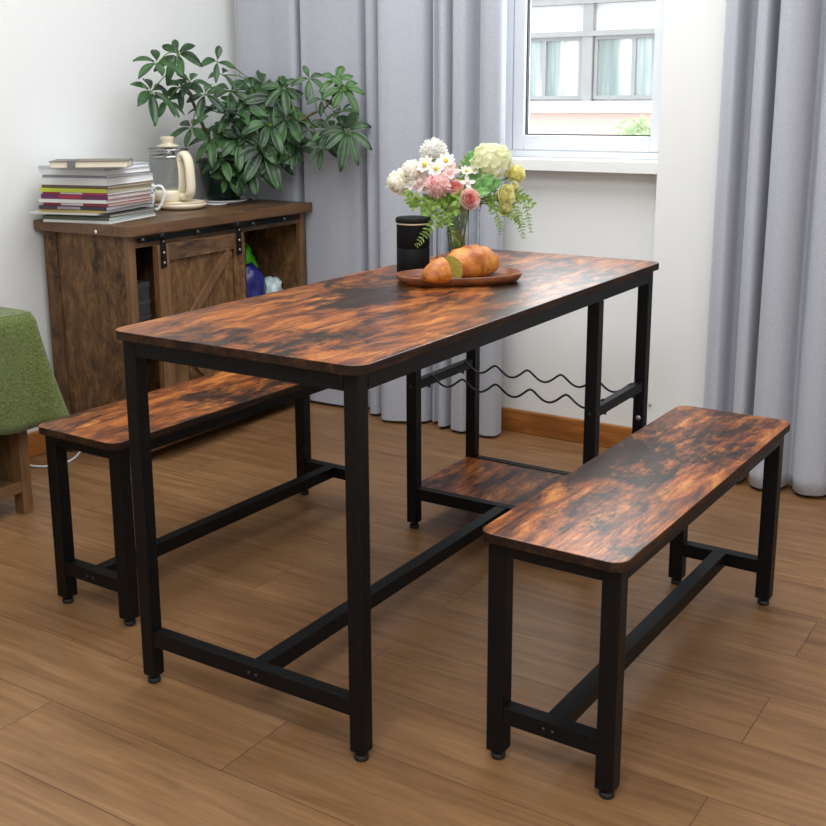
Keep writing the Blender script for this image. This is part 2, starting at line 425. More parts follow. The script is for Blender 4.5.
# street tree below the office windows
rng = random.Random(5)
tr = thing('street_tree', 'pale green treetop outside the window in front of pink brick', 'tree', (14.5, 5.0, -4))
M['treeleaf'] = leafmat('tree_leaf', C(150,176,130), C(190,206,164), 4, .7, .3)
cT = on_plane(644, 130, 0, 14.5) - Vector((14.5, 5.0, -4))
MB().tube([(0,0,0), (0.02,cT.y*.5,2), (cT.x,cT.y,cT.z-.3)], [.09,.07,.03]).build('trunk', 'bark', tr)
lf = MB()
for k in range(420):
    d = Vector((rng.gauss(0,1), rng.gauss(0,1), rng.gauss(0,1))).normalized()*rng.uniform(.4,1)
    p = cT + Vector((d.x*.55, d.y*.45, d.z*.36-.12)); a = Vector((rng.gauss(0,1), rng.gauss(0,1), rng.gauss(0,1))).normalized(); b = a.orthogonal().normalized()
    lf.add([p-a*.06, p+b*.03, p+a*.06, p-b*.03], [(0,1,2,3)])
lf.build('foliage', 'treeleaf', tr)
struct(MB().box(2.6, 40, -30, 45, -4.2, -4.0).build('ground', plain('paving', C(170,170,168), .9, var=.1, scale=1)))

# ------------------------------------------------------------------ curtains
def curtain(name, label, path, ztop=2.6, zbot=.012):
    P = smooth_path([(x, y, 0) for x, y in path], 7)
    n = len(P); zs = [zbot+.002, .06, .12, .16, .25, .4, .6, .8, 1.0, 1.2, 1.45, 1.7, 2.2, ztop]
    cx = sum(p.x for p in P)/n
    root = thing(name, label, 'curtain', (cx, P[n//2].y, 0))
    L0 = Vector((cx, P[n//2].y, 0))
    vs = []; fs = []
    for z in zs:
        for i, p in enumerate(P):
            w = noise.noise(Vector((i*.11, z*1.1, 3.3)))*.008*(1-z/4)
            q = p - L0; bulge = 0
            vs.append((q.x + w + bulge*-1, q.y + w*.6, z))
    for j in range(len(zs)-1):
        for i in range(n-1): fs.append((j*n+i, j*n+i+1, (j+1)*n+i+1, (j+1)*n+i))
    MB().add(vs, fs, True).build('drape', 'curtain', root, solid=.002)
    hv = []; hf = []
    hz = [zbot, .04, .09, .128]
    for z in hz:
        for i, p in enumerate(P):
            w = noise.noise(Vector((i*.11, z*1.1, 3.3)))*.008*(1-z/4)
            t = (P[min(i+1, n-1)] - P[max(i-1, 0)]).normalized(); nn = Vector((-t.y, t.x, 0)); nn = nn if nn.x < 0 else nn
            q = p - L0
            side = 1 if Vector((-1, -.3, 0)).dot(Vector((-t.y, t.x, 0))) > 0 else 1
            off = Vector((-t.y, t.x, 0))*.0022
            hv.append((q.x+w+off.x, q.y+w*.6+off.y, z))
    for j in range(len(hz)-1):
        for i in range(n-1): hf.append((j*n+i, j*n+i+1, (j+1)*n+i+1, (j+1)*n+i))
    MB().add(hv, hf, True).build('hem', 'curtain', root)
    return root
# x, y : written right to left so the fabric's outer side faces the room
LP = [(1.945,.752),(1.902,.752),(1.885,.79),(1.905,.826),(1.962,.842),(1.955,.862),(1.893,.876),(1.884,.90),(1.893,.926),(1.955,.936),(1.958,.95),(1.905,.962),(1.902,.985),(1.958,1.004),(1.955,1.022),(1.942,1.034),
      (1.985,1.042),(1.985,1.05),(1.925,1.062),(1.898,1.11),(1.868,1.17),(1.864,1.208),(1.895,1.226),(1.95,1.24),(1.945,1.255),(1.918,1.27),(1.912,1.295),(1.955,1.312),(2.0,1.322),(1.995,1.345),(1.955,1.362),(1.945,1.42),(1.94,1.50),(1.942,1.58),(1.940,1.604),(1.952,1.614),(2.012,1.619),(2.012,1.642),(1.950,1.648),(1.945,1.70),(1.95,1.78),(1.945,1.85),(1.945,1.915),(1.965,1.93),(2.005,1.932)]
RP = [(1.905,.008),(1.880,-.004),(1.862,-.028),(1.866,-.046),(1.940,-.054),(1.942,-.084),(1.885,-.092),(1.862,-.110),(1.866,-.130),(1.940,-.138),(1.942,-.152),(1.868,-.160),(1.838,-.19),(1.842,-.225),(1.865,-.247),(1.915,-.262),(1.905,-.28),(1.862,-.30),(1.85,-.335),(1.868,-.375),(1.92,-.395),(1.91,-.42),(1.86,-.44),(1.85,-.49),(1.89,-.53),(1.92,-.56),(1.87,-.60),(1.86,-.66),(1.90,-.70)]
curtain('curtain', 'long grey pleated curtain behind the potted plant, left of the window', LP)
curtain('curtain', 'long grey pleated curtain hanging right of the window', RP)

# ------------------------------------------------------------------ dining table
L, D, H, w, XM = 1.3815, .5590, .7527, .0312, 1.0184
tb = thing('dining_table', 'tall rustic brown dining table with black frame and wine rack', 'table', (0,0,0))
ox, oy, tt = .0188, .0178, .018
o = MB().rrect(-ox, L+ox, -oy, D+oy, H-tt, H, .035, 8).build('tabletop', ['top', 'edge'], tb, .0018)
for p in o.data.polygons:
    if abs(p.normal.z) < .5: p.material_index = 1
za = H-tt-.034
def leg(px, py, parent, ztop, name='leg', ww=w):
    lo = MB().box(px, px+ww, py, py+ww, .018, ztop).build(name, 'black', parent, .0025)
    MB().lathe([(.009, .012), (.0135, .010), (.0135, .002), (.012, 0)][::-1], (px+ww/2, py+ww/2, 0), 14).lathe([(.006,.01),(.006,.02)], (px+ww/2, py+ww/2, 0), 8).build('foot', 'blackrub', lo)
    return lo
for px, py in ((0,0), (0,D-w), (XM,0), (XM,D-w), (L-w,0), (L-w,D-w)):
    lg = leg(px, py, tb, za if px == XM else H-tt)
ap = MB()
ap.box(w, L-w, 0, w*.6, za, H-tt); ap.box(w, L-w, D-w*.6, D, za, H-tt); ap.box(0, w*.6, w, D-w, za, H-tt); ap.box(L-w*.6, L, w, D-w, za, H-tt)
ap.build('apron', 'black', tb, .0015)
SZ0, SZ1 = .089, .122
box('stretcher', 'black', tb, .002, w-.002, w, D-w, SZ0, SZ1)
box('stretcher', 'black', tb, w-.002, XM+.001, .26-.016, .26+.016, SZ0, SZ1)
box('shelf_rail', 'black', tb, XM+.002, XM+w-.002, w, D-w, SZ0, SZ1)
box('shelf_rail', 'black', tb, L-w+.002, L-.002, w, D-w, SZ0, SZ1)
sb = MB().box(XM+w-.002, L-w+.002, .006, D-.006, SZ1-.017, SZ1-.002).build('shelf', 'top', tb, .001)
for yy in (w/2, D-w/2):
    box('rack_rail', 'black', tb, XM+w-.001, L-w+.001, yy-.011, yy+.011, .402, .428)
for xx in (1.115, 1.305):
    pts = []; y0, y1, zt = D-w/2-.004, w/2+.004, .431
    n = 110; per = (y0-y1)/5
    for i in range(n+1):
        q = i/n; yv = y0+(y1-y0)*q; ph = (q*5) % 1
        zz = zt - .031*(1-abs(2*ph-1)**1.7)**.9 if 0 < ph < 1 else zt
        zz = zt - .031*(math.sin(PI*ph)**1.25)
        pts.append((xx, yv, zz))
    # round the crests
    for _ in range(3):
        pts = [pts[0]] + [(xx, pts[i][1], (pts[i-1][2]+2*pts[i][2]+pts[i+1][2])/4) for i in range(1, n)] + [pts[-1]]
    MB().tube(pts, .0031, 8).build('wine_rack_wire', 'wire', tb)
    for yy in (w/2, D-w/2): MB().lathe([(.0045,.392),(.0045,.403)], (xx, yy, 0), 8).build('bolt', 'darkscrew', tb)
def bolt_x(parent, x, y, z, r=.004, mat='darkscrew', s=-1):
    MB().tube([(x, y, z), (x+s*.002, y, z)], [r, r*.8], 10).build('bolt', mat, parent)
def bolt_y(parent, x, y, z, r=.004, mat='darkscrew', s=-1):
    MB().tube([(x, y, z), (x, y+s*.002, z)], [r, r*.8], 10).build('bolt', mat, parent)
for dy in (-.008, .010): bolt_x(tb, .002, .26+dy, .1055)
for px in (XM, L-w):
    bolt_y(tb, px+w/2, 0, .415)
    bolt_x(tb, px, w/2, .415); bolt_x(tb, px, D-w/2, .415)
bolt_x(tb, L-w, .014, .325, .0075, 'screw')

# ------------------------------------------------------------------ benches
BL, BD, BH = .9848, .2729, .45
def make_bench(label, x, y, rz):
    b = thing('bench', label, 'bench', (x, y, 0), rz)
    o = MB().rrect(0, BL, 0, BD, BH-.018, BH, .028, 8).build('seat', ['top', 'edge'], b, .0018)
    for p in o.data.polygons:
        if abs(p.normal.z) < .5: p.material_index = 1
    ex, ey, t = .0205, .0117, .034
    x0, x1, y0, y1 = ex, BL-ex, ey, BD-ey; zb = BH-.018
    for px in (x0, x1-t):
        for py in (y0, y1-t): leg(px, py, b, zb, 'leg', t)
    a = MB(); q = zb-.028
    a.box(x0+t, x1-t, y0, y0+.02, q, zb); a.box(x0+t, x1-t, y1-.02, y1, q, zb); a.box(x0, x0+.02, y0+t, y1-t, q, zb); a.box(x1-.02, x1, y0+t, y1-t, q, zb)
    a.build('apron', 'black', b, .0015)
    for px in (x0, x1-t): box('stretcher', 'black', b, px+.002, px+t-.002, y0+t, y1-t, .080, .113)
    m = (y0+y1)/2
    box('stretcher', 'black', b, x0+t-.002, x1-t+.002, m-.016, m+.016, .080, .113)
    for dy in (-.008, .010): bolt_x(b, x0+.002, m+dy, .097)
    return b
bR = make_bench('rustic brown bench right of the table, nearest the camera', .1137, -.4372, -.0194)
bL = copy_tree(bR); bL.location = (.1354, .7518, 0); bL.rotation_euler = (0, 0, -.021)
bL['label'] = 'rustic brown bench behind the table, in front of the sliding-door cabinet'

# ------------------------------------------------------------------ sideboard cabinet
CX, CY, CH, CR = .972, 1.558, .80, R_(.6)
cb = thing('cabinet', 'rustic brown sideboard with sliding barn door holding plant and magazines', 'cabinet', (CX, CY, 0), CR)
CW, CD = .962, .432
MB().box(0, CW, 0, CD, CH-.034, CH).build('cabinet_top', ['cab_h', 'cab_edge'], cb, .002)
o = cb.children[0]
for p in o.data.polygons:
    if p.normal.z < .5: p.material_index = 1
ct = CH-.034
bx0, bx1, by0, by1 = .055, .922, .022, .416
# side panels with front stile and back post
for name, xa, xb in (('side_panel', .028, .046), ('side_panel', bx1-.018+.01, bx1+.01)):
    box(name, 'cab_v', cb, xa, xb, by0+.02, by1-.06, .06, ct)
for xa in (.022, bx1-.028+.016):
    box('post', 'cab_edge_v', cb, xa, xa+.030, by0, by0+.02, 0, ct)
    box('post', 'cab_v', cb, xa, xa+.034, by1-.062, by1, 0, ct)
box('back_panel', 'cab_v', cb, .05, bx1-.01, by1-.012, by1-.004, .04, ct)
box('bottom_shelf', 'cab_h', cb, .046, bx1-.008, by0+.01, by1-.014, .04, .058)
box('front_rail', 'cab_h', cb, .052, bx1-.012, by0+.002, by0+.022, .725, ct)
box('middle_shelf', 'cab_h', cb, .046, bx1-.008, by0+.03, by1-.014, .40, .416)
for xa in (.255, .60): box('divider', 'cab_v', cb, xa, xa+.016, by0+.026, by1-.014, .416, ct); box('divider', 'cab_v', cb, xa, xa+.016, by0+.026, by1-.014, .058, .40)
tk = MB().box(.056, bx1-.03, by0-.012, by0-.006, .742, .758).build('door_track', 'black', cb, .001)
for xx in (.075, .33, .62, .80): MB().tube([(xx, by0+.004, .750), (xx, by0-.018, .750)], [.008, .008], 10).build('track_bolt', 'darkscrew', tk)
dx0, dx1, dz0, dz1 = .116, .540, .075, .728
door = MB().box(dx0, dx1, by0-.022, by0-.010, dz0, dz1).build('sliding_door', 'cab_v', cb, .001)
fr = .052; yf0, yf1 = by0-.034, by0-.022
box('door_stile', 'cab_edge_v', door, dx0, dx0+fr, yf0, yf1, dz0, dz1); box('door_stile', 'cab_v', door, dx1-fr, dx1, yf0, yf1, dz0, dz1)
for z0, z1 in ((dz1-fr, dz1), (dz0, dz0+fr), (.375, .427)): box('door_rail', 'cab_h', door, dx0+fr, dx1-fr, yf0, yf1, z0, z1)
def brace(xa, za_, xb, zb_, wd):
    d = Vector((xb-xa, 0, zb_-za_)).normalized(); nrm = Vector((-d.z, 0, d.x))*wd/2; a = Vector((xa,0,za_)); b = Vector((xb,0,zb_))
    vs = [a+nrm, a-nrm, b-nrm, b+nrm]; V = [(p.x, yf0+.002, p.z) for p in vs] + [(p.x, yf1, p.z) for p in vs]
    MB().add(V, [(0,1,2,3), (7,6,5,4), (0,4,5,1), (1,5,6,2), (2,6,7,3), (3,7,4,0)]).build('brace', 'cab_edge_v', door, .001)
brace(dx0+fr+.05, .43, dx1-fr-.02, dz1-fr-.004, .034)
brace(dx0+fr+.05, .37, dx1-fr-.02, dz0+fr+.004, .034)
for xx in (dx0+.022, dx1-.03):
    hg = box('hanger', 'black', door, xx-.012, xx+.012, yf0-.005, yf0-.001, .655, .762)
    MB().tube([(xx, yf0-.001, .757), (xx, yf0-.014+.006, .757)], [.014, .014], 14).build('roller', 'black', hg)
    for zz in (.672, .705, .742): MB().tube([(xx, yf0-.005, zz), (xx, yf0-.008, zz)], [.0045, .0035], 10).build('bolt', 'screw', hg)
# little white hook pin under the top's left edge
MB().sphere((-.004, .135, CH-.022), (.004,.004,.006), 10, 6).build('pin', 'china', cb)

# things inside the cabinet
def cabp(x, y, z): 
    c, s = math.cos(CR), math.sin(CR); return (CX+c*x-s*y, CY+s*x+c*y, z)
def bag(name, label, c, r, mat, seed):
    """slumped crinkled bag: c is the middle of its foot, r its half sizes"""
    b = MB(); n, m = 30, 18; vs = []; fs = []
    for i in range(m+1):
        th_ = PI*i/m
        for k in range(n):
            q = 2*PI*k/n; d = Vector((math.sin(th_)*math.cos(q), math.sin(th_)*math.sin(q), -math.cos(th_)))
            w_ = 1+.30*noise.noise(d*1.7+Vector((seed,0,0)))+.16*abs(noise.noise(d*4+Vector((0,seed,0))))+.07*noise.noise(d*11)
            vs.append((d.x*r[0]*w_, d.y*r[1]*w_, max(0, r[2]*.92+d.z*r[2]*w_)))
    for i in range(m):
        for k in range(n): fs.append((i*n+k, i*n+(k+1) % n, (i+1)*n+(k+1) % n, (i+1)*n+k))
    o = b.add(vs, fs, True).build(name, mat); o.location = c; tag(o, label, 'bag'); return o
M['bag_green'] = plain('green_plastic', C(70,170,20), .25, var=.2, scale=30)
M['bag_blue'] = plain('blue_plastic', C(30,30,104), .35, var=.2, scale=30)
M['bag_clear'] = plain('milky_plastic', C(190,205,205), .2, var=.2, scale=50)
def bagc(u, v, y, z=.417):
    p = on_plane(u, v, 1, y); return Vector((p.x, p.y, z)), p.z-z
c_, h_ = bagc(243, 247, 1.74); bag('plastic_bag', 'bright green plastic bag inside the cabinet beside the sliding door', c_, (.055, .05, h_*.52), 'bag_green', 3)
c_, h_ = bagc(250, 264, 1.665); bag('plastic_bag', 'dark blue bag inside the cabinet below the green bag', c_, (.062, .045, h_*.5), 'bag_blue', 8)
c_, h_ = bagc(270, 277, 1.69); bag('plastic_bag', 'crumpled clear plastic bag at the right inside the cabinet', c_, (.055, .05, h_*.5), 'bag_clear', 12)
for k, (z, hgt, col) in enumerate(((.417, .055, (118,118,116)), (.4725, .05, (132,132,130)), (.523, .06, (122,122,122)))):
    t = thing('paper_box', ['grey paper box lowest in the dark gap left of the sliding door', 'grey paper box in the middle of the dark gap left of the sliding door', 'grey paper box topmost in the dark gap left of the sliding door'][k], 'box', cabp(.14, .25, z), CR, 'paper boxes inside the cabinet')
    box('body', flat_mat(col, .8), t, -.08, .10, -.09, .13, 0, hgt*.7, .002); box('lid', flat_mat(tuple(c+12 for c in col), .8), t, -.082, .102, -.092, .132, hgt*.7, hgt-.0005, .002)

# ------------------------------------------------------------------ magazines on the cabinet
ML, MW = .280, .250
MC, MA = Vector((1.004, 1.670)), R_(13.5)
MAGS = [ # thickness, cover, spine, pages, dx, dy, rot, len, wid, label
 (.007,(226,226,226),(214,214,212),(230,228,224),.000,.000,0,ML,MW,'white magazine lying lowest in the stack on the cabinet'),
 (.009,(70,120,100),(86,92,70),(214,218,208),.004,.003,1,ML,MW,'magazine with teal green edge, second lowest in the stack'),
 (.007,(90,92,88),(58,60,50),(190,180,170),.010,.002,-2,ML-.01,MW,'dark olive magazine low in the stack, above the teal one'),
 (.005,(226,226,224),(210,206,198),(226,224,220),-.020,.030,4,ML-.04,MW,'loose white brochure poking out left of the magazine stack'),
 (.006,(200,198,196),(208,176,96),(224,218,212),.000,.010,2,ML,MW,'white magazine with gold spots on its spine above the brochure'),
 (.010,(46,44,58),(52,46,62),(236,236,236),-.004,.004,3,ML,MW,'thick dark plum magazine in the lower half of the stack'),
 (.008,(160,30,50),(150,34,56),(206,196,184),.000,.000,0,ML-.015,MW-.005,'crimson spined magazine in the middle of the stack'),
 (.009,(240,240,238),(228,228,226),(214,206,194),-.006,.003,2,ML,MW,'white spined magazine between the crimson and purple ones'),
 (.012,(120,40,100),(106,32,88),(220,210,198),.000,.000,1,ML-.01,MW,'purple spined magazine in the upper half of the stack'),
 (.006,(226,224,226),(190,60,90),(232,228,222),.002,.002,-1,ML,MW-.004,'thin magazine with pink and white spine above the purple one'),
 (.010,(190,196,60),(196,204,64),(208,196,178),-.004,.002,1,ML,MW,'magazine with bright yellow green spine high in the stack'),
 (.008,(110,84,60),(104,84,66),(200,186,168),.001,-.001,-1,ML,MW,'brown covered magazine above the yellow green one'),
 (.019,(222,224,226),(230,230,230),(236,236,234),.002,.000,0,ML-.004,MW,'thick white catalogue in the upper half of the stack'),
 (.007,(120,126,140),(136,140,150),(226,226,228),.000,.000,0,ML-.03,MW-.01,'slate grey booklet above the thick white catalogue'),
 (.013,(228,228,230),(222,222,224),(238,238,238),-.004,.000,-1,ML-.02,MW,'white catalogue second from the top of the stack'),
 (.010,(206,208,214),(196,198,204),(230,232,236),-.002,.002,0,ML-.02,MW,'pale grey magazine directly below the beige notebook'),
]
rng = random.Random(11)
z = CH
MAGS = [(a[0]*1.24,)+a[1:] for a in MAGS]
for th, cov, spn, pag, dx, dy, rot, ln, wd, lab in MAGS:
    ang = MA+R_(rot)*.6
    base = MC + Vector((math.cos(MA)*dx-math.sin(MA)*dy, math.sin(MA)*dx+math.cos(MA)*dy))
    m_ = thing('magazine', lab, 'magazine', (base.x, base.y, z), ang, 'magazines stacked on the cabinet')
    e = .0012
    cv = MB().box(0, ln, 0, wd, 0, e).box(0, ln, 0, wd, th-e-.0002, th-.0002)
    cv.build('cover', flat_mat(cov, .35), m_)
    pg = MB().box(.0012, ln-.002, .003, wd-.002, e, th-e-.0002).build('pages', flat_mat(pag, .8), m_)
    MB().box(-.0008, .0012, 0, wd, 0, th-.0002).build('spine', flat_mat(spn, .4), m_)
    # printed blocks on the spine, as on the real ones
    if spn in ((106,32,88), (150,34,56), (190,60,90), (52,46,62)):
        c2 = {(106,32,88): (170,40,60), (150,34,56): (230,228,226), (190,60,90): (236,236,236), (52,46,62): (150,140,150)}[spn]
        MB().box(-.0012, -.0007, wd*.38, wd*.72, th*.15, th*.85).build('spine_print', flat_mat(c2, .4), m_)
    z += th
STK = z
n0_, n1_ = on_plane(48.5, 168.5, 2, STK), on_plane(127.5, 167.5, 2, STK)
nang = math.atan2(n1_.y-n0_.y, n1_.x-n0_.x); nl, nw, nt = min(.25, (n1_-n0_).length), .15, .021
nb = thing('notebook', 'cream paged notebook with grey elastic strap on top of the magazine stack', 'notebook', (n0_.x, n0_.y, STK), nang)
M['nbcover'] = flat_mat((120,112,100), .6)
MB().rrect(0, nl, 0, nw, 0, .002, .008, 4).rrect(0, nl, 0, nw, nt-.002, nt, .008, 4).build('cover', 'nbcover', nb)
MB().box(.002, nl-.002, nw-.002, nw+.0005, .0, nt).build('spine', 'nbcover', nb)
MB().rrect(.003, nl-.003, .003, nw-.003, .002, nt-.002, .007, 4).build('pages', flat_mat((236,226,204), .8), nb)
MB().box(nl*.24, nl*.34, -.0015, nw*.55, nt-.0005, nt+.002).box(nl*.24, nl*.34, -.0022, -.0004, .0003, nt+.0005).build('strap', flat_mat((112,114,118), .7), nb)

# ------------------------------------------------------------------ kettle, its base, mug
KC = on_plane(181, 208.5, 2, CH)
kb = thing('kettle_stand', 'flat round cream stand with white cord under the kettle', 'kettle stand', (KC.x, KC.y, CH))
MB().lathe([(.0,0), (.072,.0), (.090,.009), (.094,.016), (.090,.025), (.06,.030), (.0,.030)], n=44).build('plate', 'cream', kb)
MB().lathe([(.0905,.0235), (.0915,.0225), (.089,.0262), (.0875,.0262)], n=44, close=True).build('trim_ring', plain('terracotta_line', C(190,140,110), .4), kb)
cp = [on_plane(u, v, 2, CH+.006) - Vector((KC.x, KC.y, CH)) for u, v in ((206,204),(216,204.5),(226,203.5),(234,200.5),(242,197.5),(249,196.5),(254,199))]
MB().tube(smooth_path(cp, 6), .0035, 8).build('cord', 'whitecable', kb)
KCb = KC + (on_plane(169.5,208.5,2,CH)-KC)*.85
kt = thing('kettle', 'glass electric kettle with cream handle and lid on the cabinet', 'kettle', (KCb.x, KCb.y, CH+.030), R_(-98))
ko = 0
MB().lathe([(.0,0), (.066,0), (.071,.006), (.073,.030), (.070,.040), (.0,.040)], (ko,0,0), 40).build('kettle_foot', 'cream', kt)
MB().lathe([(.069,.040), (.072,.07), (.070,.13), (.066,.175), (.067,.180)], (ko,0,0), 40).build('glass_body', 'jug', kt)
MB().lathe([(.0675,.150), (.0668,.162), (.0655,.162), (.0662,.150)], (ko,0,0), 40, close=True).build('steel_band', 'steel', kt)
lid = MB().lathe([(.0675,.176), (.070,.178), (.071,.184), (.066,.189), (.035,.191), (.0,.191)], (ko,0,0), 40).build('lid', 'jug', kt)
MB().lathe([(.0715,.178), (.0725,.181), (.0715,.185), (.069,.182)], (ko,0,0), 40, close=True).build('lid_rim', 'steel', lid)
MB().lathe([(.0,.191), (.040,.191), (.041,.195), (.024,.200), (.017,.206), (.025,.216), (.027,.222), (.020,.227), (.0,.228)], (ko,0,0), 28).build('lid_knob', 'cream', lid)
MB().lathe([(.018,.150), (.024,.153), (.025,.188), (.0,.190)], (ko,0,0), 24).build('strainer', 'steel', lid)
hp = smooth_path([(ko+.060,0,.020), (ko+.092,0,.016), (ko+.116,0,.035), (ko+.119,0,.085), (ko+.112,0,.140), (ko+.094,0,.166), (ko+.074,0,.160), (ko+.071,0,.140), (ko+.076,0,.105), (ko+.074,0,.06), (ko+.066,0,.035)], 6)
hm = MB(); vs = []; fs = []; n = 14
for i, p in enumerate(hp):
    t = (hp[min(i+1, len(hp)-1)]-hp[max(i-1, 0)]).normalized(); nn = Vector((-t.z, 0, t.x))
    back = i > len(hp)*.66
    for k in range(n):
        a = 2*PI*k/n; vs.append(p + nn*math.cos(a)*(.008 if back else .0125) + Vector((0,1,0))*math.sin(a)*.019)
for i in range(len(hp)-1):
    for k in range(n): fs.append((i*n+k, i*n+(k+1) % n, (i+1)*n+(k+1) % n, (i+1)*n+k))
fs += [tuple(range(n))[::-1], tuple((len(hp)-1)*n+k for k in range(n))]
hm.add(vs, fs, True).build('handle', 'cream', kt)

gc = Vector((1.322, 1.845, CH))
mg = thing('mug', 'white mug with blue flower pattern between magazines and kettle', 'mug', (gc.x, gc.y, CH), R_(-57))
MB().lathe([(.0,.0), (.026,.0), (.030,.004), (.038,.05), (.041,.098), (.0385,.099), (.036,.05), (.028,.008), (.0,.006)], n=36).build('body', 'china', mg)
MB().tube(smooth_path([(.036,0,.088), (.058,0,.092), (.068,0,.07), (.060,0,.035), (.046,0,.012), (.033,0,.014)], 6), .0048, 10).build('handle', 'china', mg)
fl = MB(); rng = random.Random(4)
for k in range(26):
    a = R_(rng.uniform(-75, 10)); zz = rng.uniform(.03, .085); rr = .0385+.0335*0+ (zz-.05)*.065
    c = Vector((math.cos(a)*rr, math.sin(a)*rr, zz)); t = Vector((-math.sin(a), math.cos(a), 0)); uu = Vector((math.cos(a)*.05, math.sin(a)*.05, 1)).normalized()
    nrm = Vector((math.cos(a), math.sin(a), 0))*.0007; th_ = rng.uniform(0, 6.28); aa = t*math.cos(th_)+uu*math.sin(th_); b2 = -t*math.sin(th_)+uu*math.cos(th_)
    s1, s2 = rng.uniform(.004, .008), rng.uniform(.002, .004)
    fl.add([c+nrm-aa*s1, c+nrm-b2*s2, c+nrm+aa*s1, c+nrm+b2*s2], [(0,1,2,3)])
fl.build('flower_print', 'blueprint', mg)
mg.scale = (1.15, 1.15, 1.0)

# ------------------------------------------------------------------ potted umbrella plant
PC = Vector((1.775, 1.872, CH))
pl = thing('potted_plant', 'large umbrella plant in dark green pot on the cabinet', 'plant', PC)
MB().lathe([(.0,0), (.075,0), (.088,.006), (.090,.012), (.082,.012), (.07,.006), (.0,.005)], n=36).build('saucer', 'china', pl)
MB().lathe([(.0,.006), (.060,.006), (.070,.03), (.084,.10), (.092,.150), (.096,.152), (.094,.165), (.086,.165), (.082,.15), (.0,.148)], n=36).build('pot', 'potgreen', pl)
MB().lathe([(.0,.152), (.06,.150), (.083,.146)], n=28).build('soil', 'soil', pl)
rng = random.Random(21)
def leaflet(mb, base, d, up, ln, wd, droop):
    side = d.cross(up).normalized(); nrm = side.cross(d).normalized()
    def fn(s, t):
        wv = wd*(math.sin(PI*min(1, s**1.15*.95+.02))**.75)
        p = base + d*(ln*s) - Vector((0,0,1))*droop*ln*s*s
        return p + side*(t-.5)*wv + nrm*(abs(t-.5)*2)**1.5*wd*.18
    mb.patch(fn, 7, 4)
def palmate(mb, stems, c, facing, size, nlf, rg, pet_from=None):
    """umbrella leaf: leaflets radiating from c, hanging outwards"""
    a = facing.orthogonal().normalized(); b = facing.cross(a).normalized(); off = rg.uniform(0, 6.28)
    for k in range(nlf):
        q = off + 2*PI*k/nlf + rg.uniform(-.2, .2)
        rad = (a*math.cos(q) + b*math.sin(q))
        d = (rad + facing*rg.uniform(.0, .35)).normalized()
        ln = size*rg.uniform(.85, 1.2)
        pt = c + d*size*.16
        stems.tube([c, pt], .0012, 5)
        leaflet(mb, pt, d, facing, ln, ln*.44, rg.uniform(.2, .6))
    if pet_from is not None:
        mid = (c+pet_from)/2 + Vector((0,0,.015)); stems.tube(smooth_path([pet_from, mid, c], 4), .0022, 6)
def pA(u, v, y): return on_plane(u, v, 1, y) - PC
def pB(u, v, x): return on_plane(u, v, 0, x) - PC
soil = Vector((0,0,.15))
stem_main = smooth_path([soil+Vector((-.02,0,0)), pA(207,135,1.86), pA(192,100,1.83), pA(182,72,1.82), pA(177,48,1.81)], 6)
stem_mid = smooth_path([soil+Vector((.02,-.01,0)), pA(240,150,1.83), pA(252,115,1.80), pA(256,85,1.78)], 6)
stem_right = smooth_path([soil+Vector((.03,-.02,0)), pB(270,140,1.84), pB(310,115,1.84), pB(325,108,1.84), pB(336,92,1.84)], 6)
stem_low = smooth_path([soil+Vector((0,-.03,0)), pA(232,165,1.79), pA(238,150,1.73)], 6)
for st, r0, r1 in ((stem_main, .0075, .004), (stem_mid, .007, .0035), (stem_right, .006, .0035), (stem_low, .005, .003)):
    MB().tube(st, [r0+(r1-r0)*i/(len(st)-1) for i in range(len(st))], 8).build('branch', 'bark', pl)
toC = (CPOS - (PC+Vector((0,0,.4)))).normalized()
fo = MB(); yf = MB(); pe = MB()
CL = [ # u, v, size px, leaflets, plane
 (157,64,26,6,1.80),(178,55,24,7,1.79),(151,92,27,6,1.80),(167,102,20,6,1.83),(190,83,22,6,1.80),(217,62,20,4,1.80),(222,75,18,3,1.80),
 (205,95,22,6,1.80),(180,88,17,6,1.86),(230,92,22,5,1.80),(192,128,22,6,1.80),(216,112,27,6,1.78),(212,140,25,7,1.82),(228,130,25,7,1.80),(222,160,24,7,1.79),
 (240,110,30,7,1.76),(252,92,26,7,1.76),(262,86,28,6,1.78),(256,135,31,7,1.70),(240,142,26,7,1.74),(236,172,24,7,1.76),(250,168,26,6,1.72),(226,180,18,6,1.77)]
for u, v, sp, nl_, y in CL:
    c = pA(u, v, y); size = .86*sp*(c+PC-CPOS).dot(FW)/FPX
    fac = (toC*rng.uniform(.35,.9) + Vector((rng.uniform(-.5,.5), rng.uniform(-.5,.3), rng.uniform(.25,.8)))).normalized()
    src = stem_main if u < 200 and v < 140 else (stem_mid if v < 150 else stem_low)
    near = min(src, key=lambda p: (p-c).length)
    palmate(fo, pe, c, fac, size, nl_, rng, near)
CR_ = [(275,100,30,7,1.84),(284,88,22,6,1.86),(288,118,28,7,1.84),(270,125,30,7,1.80),(282,142,22,6,1.83),(291,140,22,5,1.86),(274,158,20,6,1.82),(297,150,24,6,1.86),(264,150,30,7,1.78),
 (309,79,16,5,1.85),(322,100,15,4,1.84),(331,132,22,7,1.85),(348,132,28,8,1.84),(342,112,18,5,1.83),(322,147,20,6,1.86),(308,130,17,4,1.86)]
for u, v, sp, nl_, x in CR_:
    c = pB(u, v, x); size = .86*sp*(c+PC-CPOS).dot(FW)/FPX
    fac = (toC*rng.uniform(.35,.9) + Vector((rng.uniform(-.4,.1), rng.uniform(-.5,.4), rng.uniform(.25,.8)))).normalized()
    near = min(stem_right+stem_mid, key=lambda p: (p-c).length)
    palmate(fo, pe, c, fac, size, nl_, rng, near)
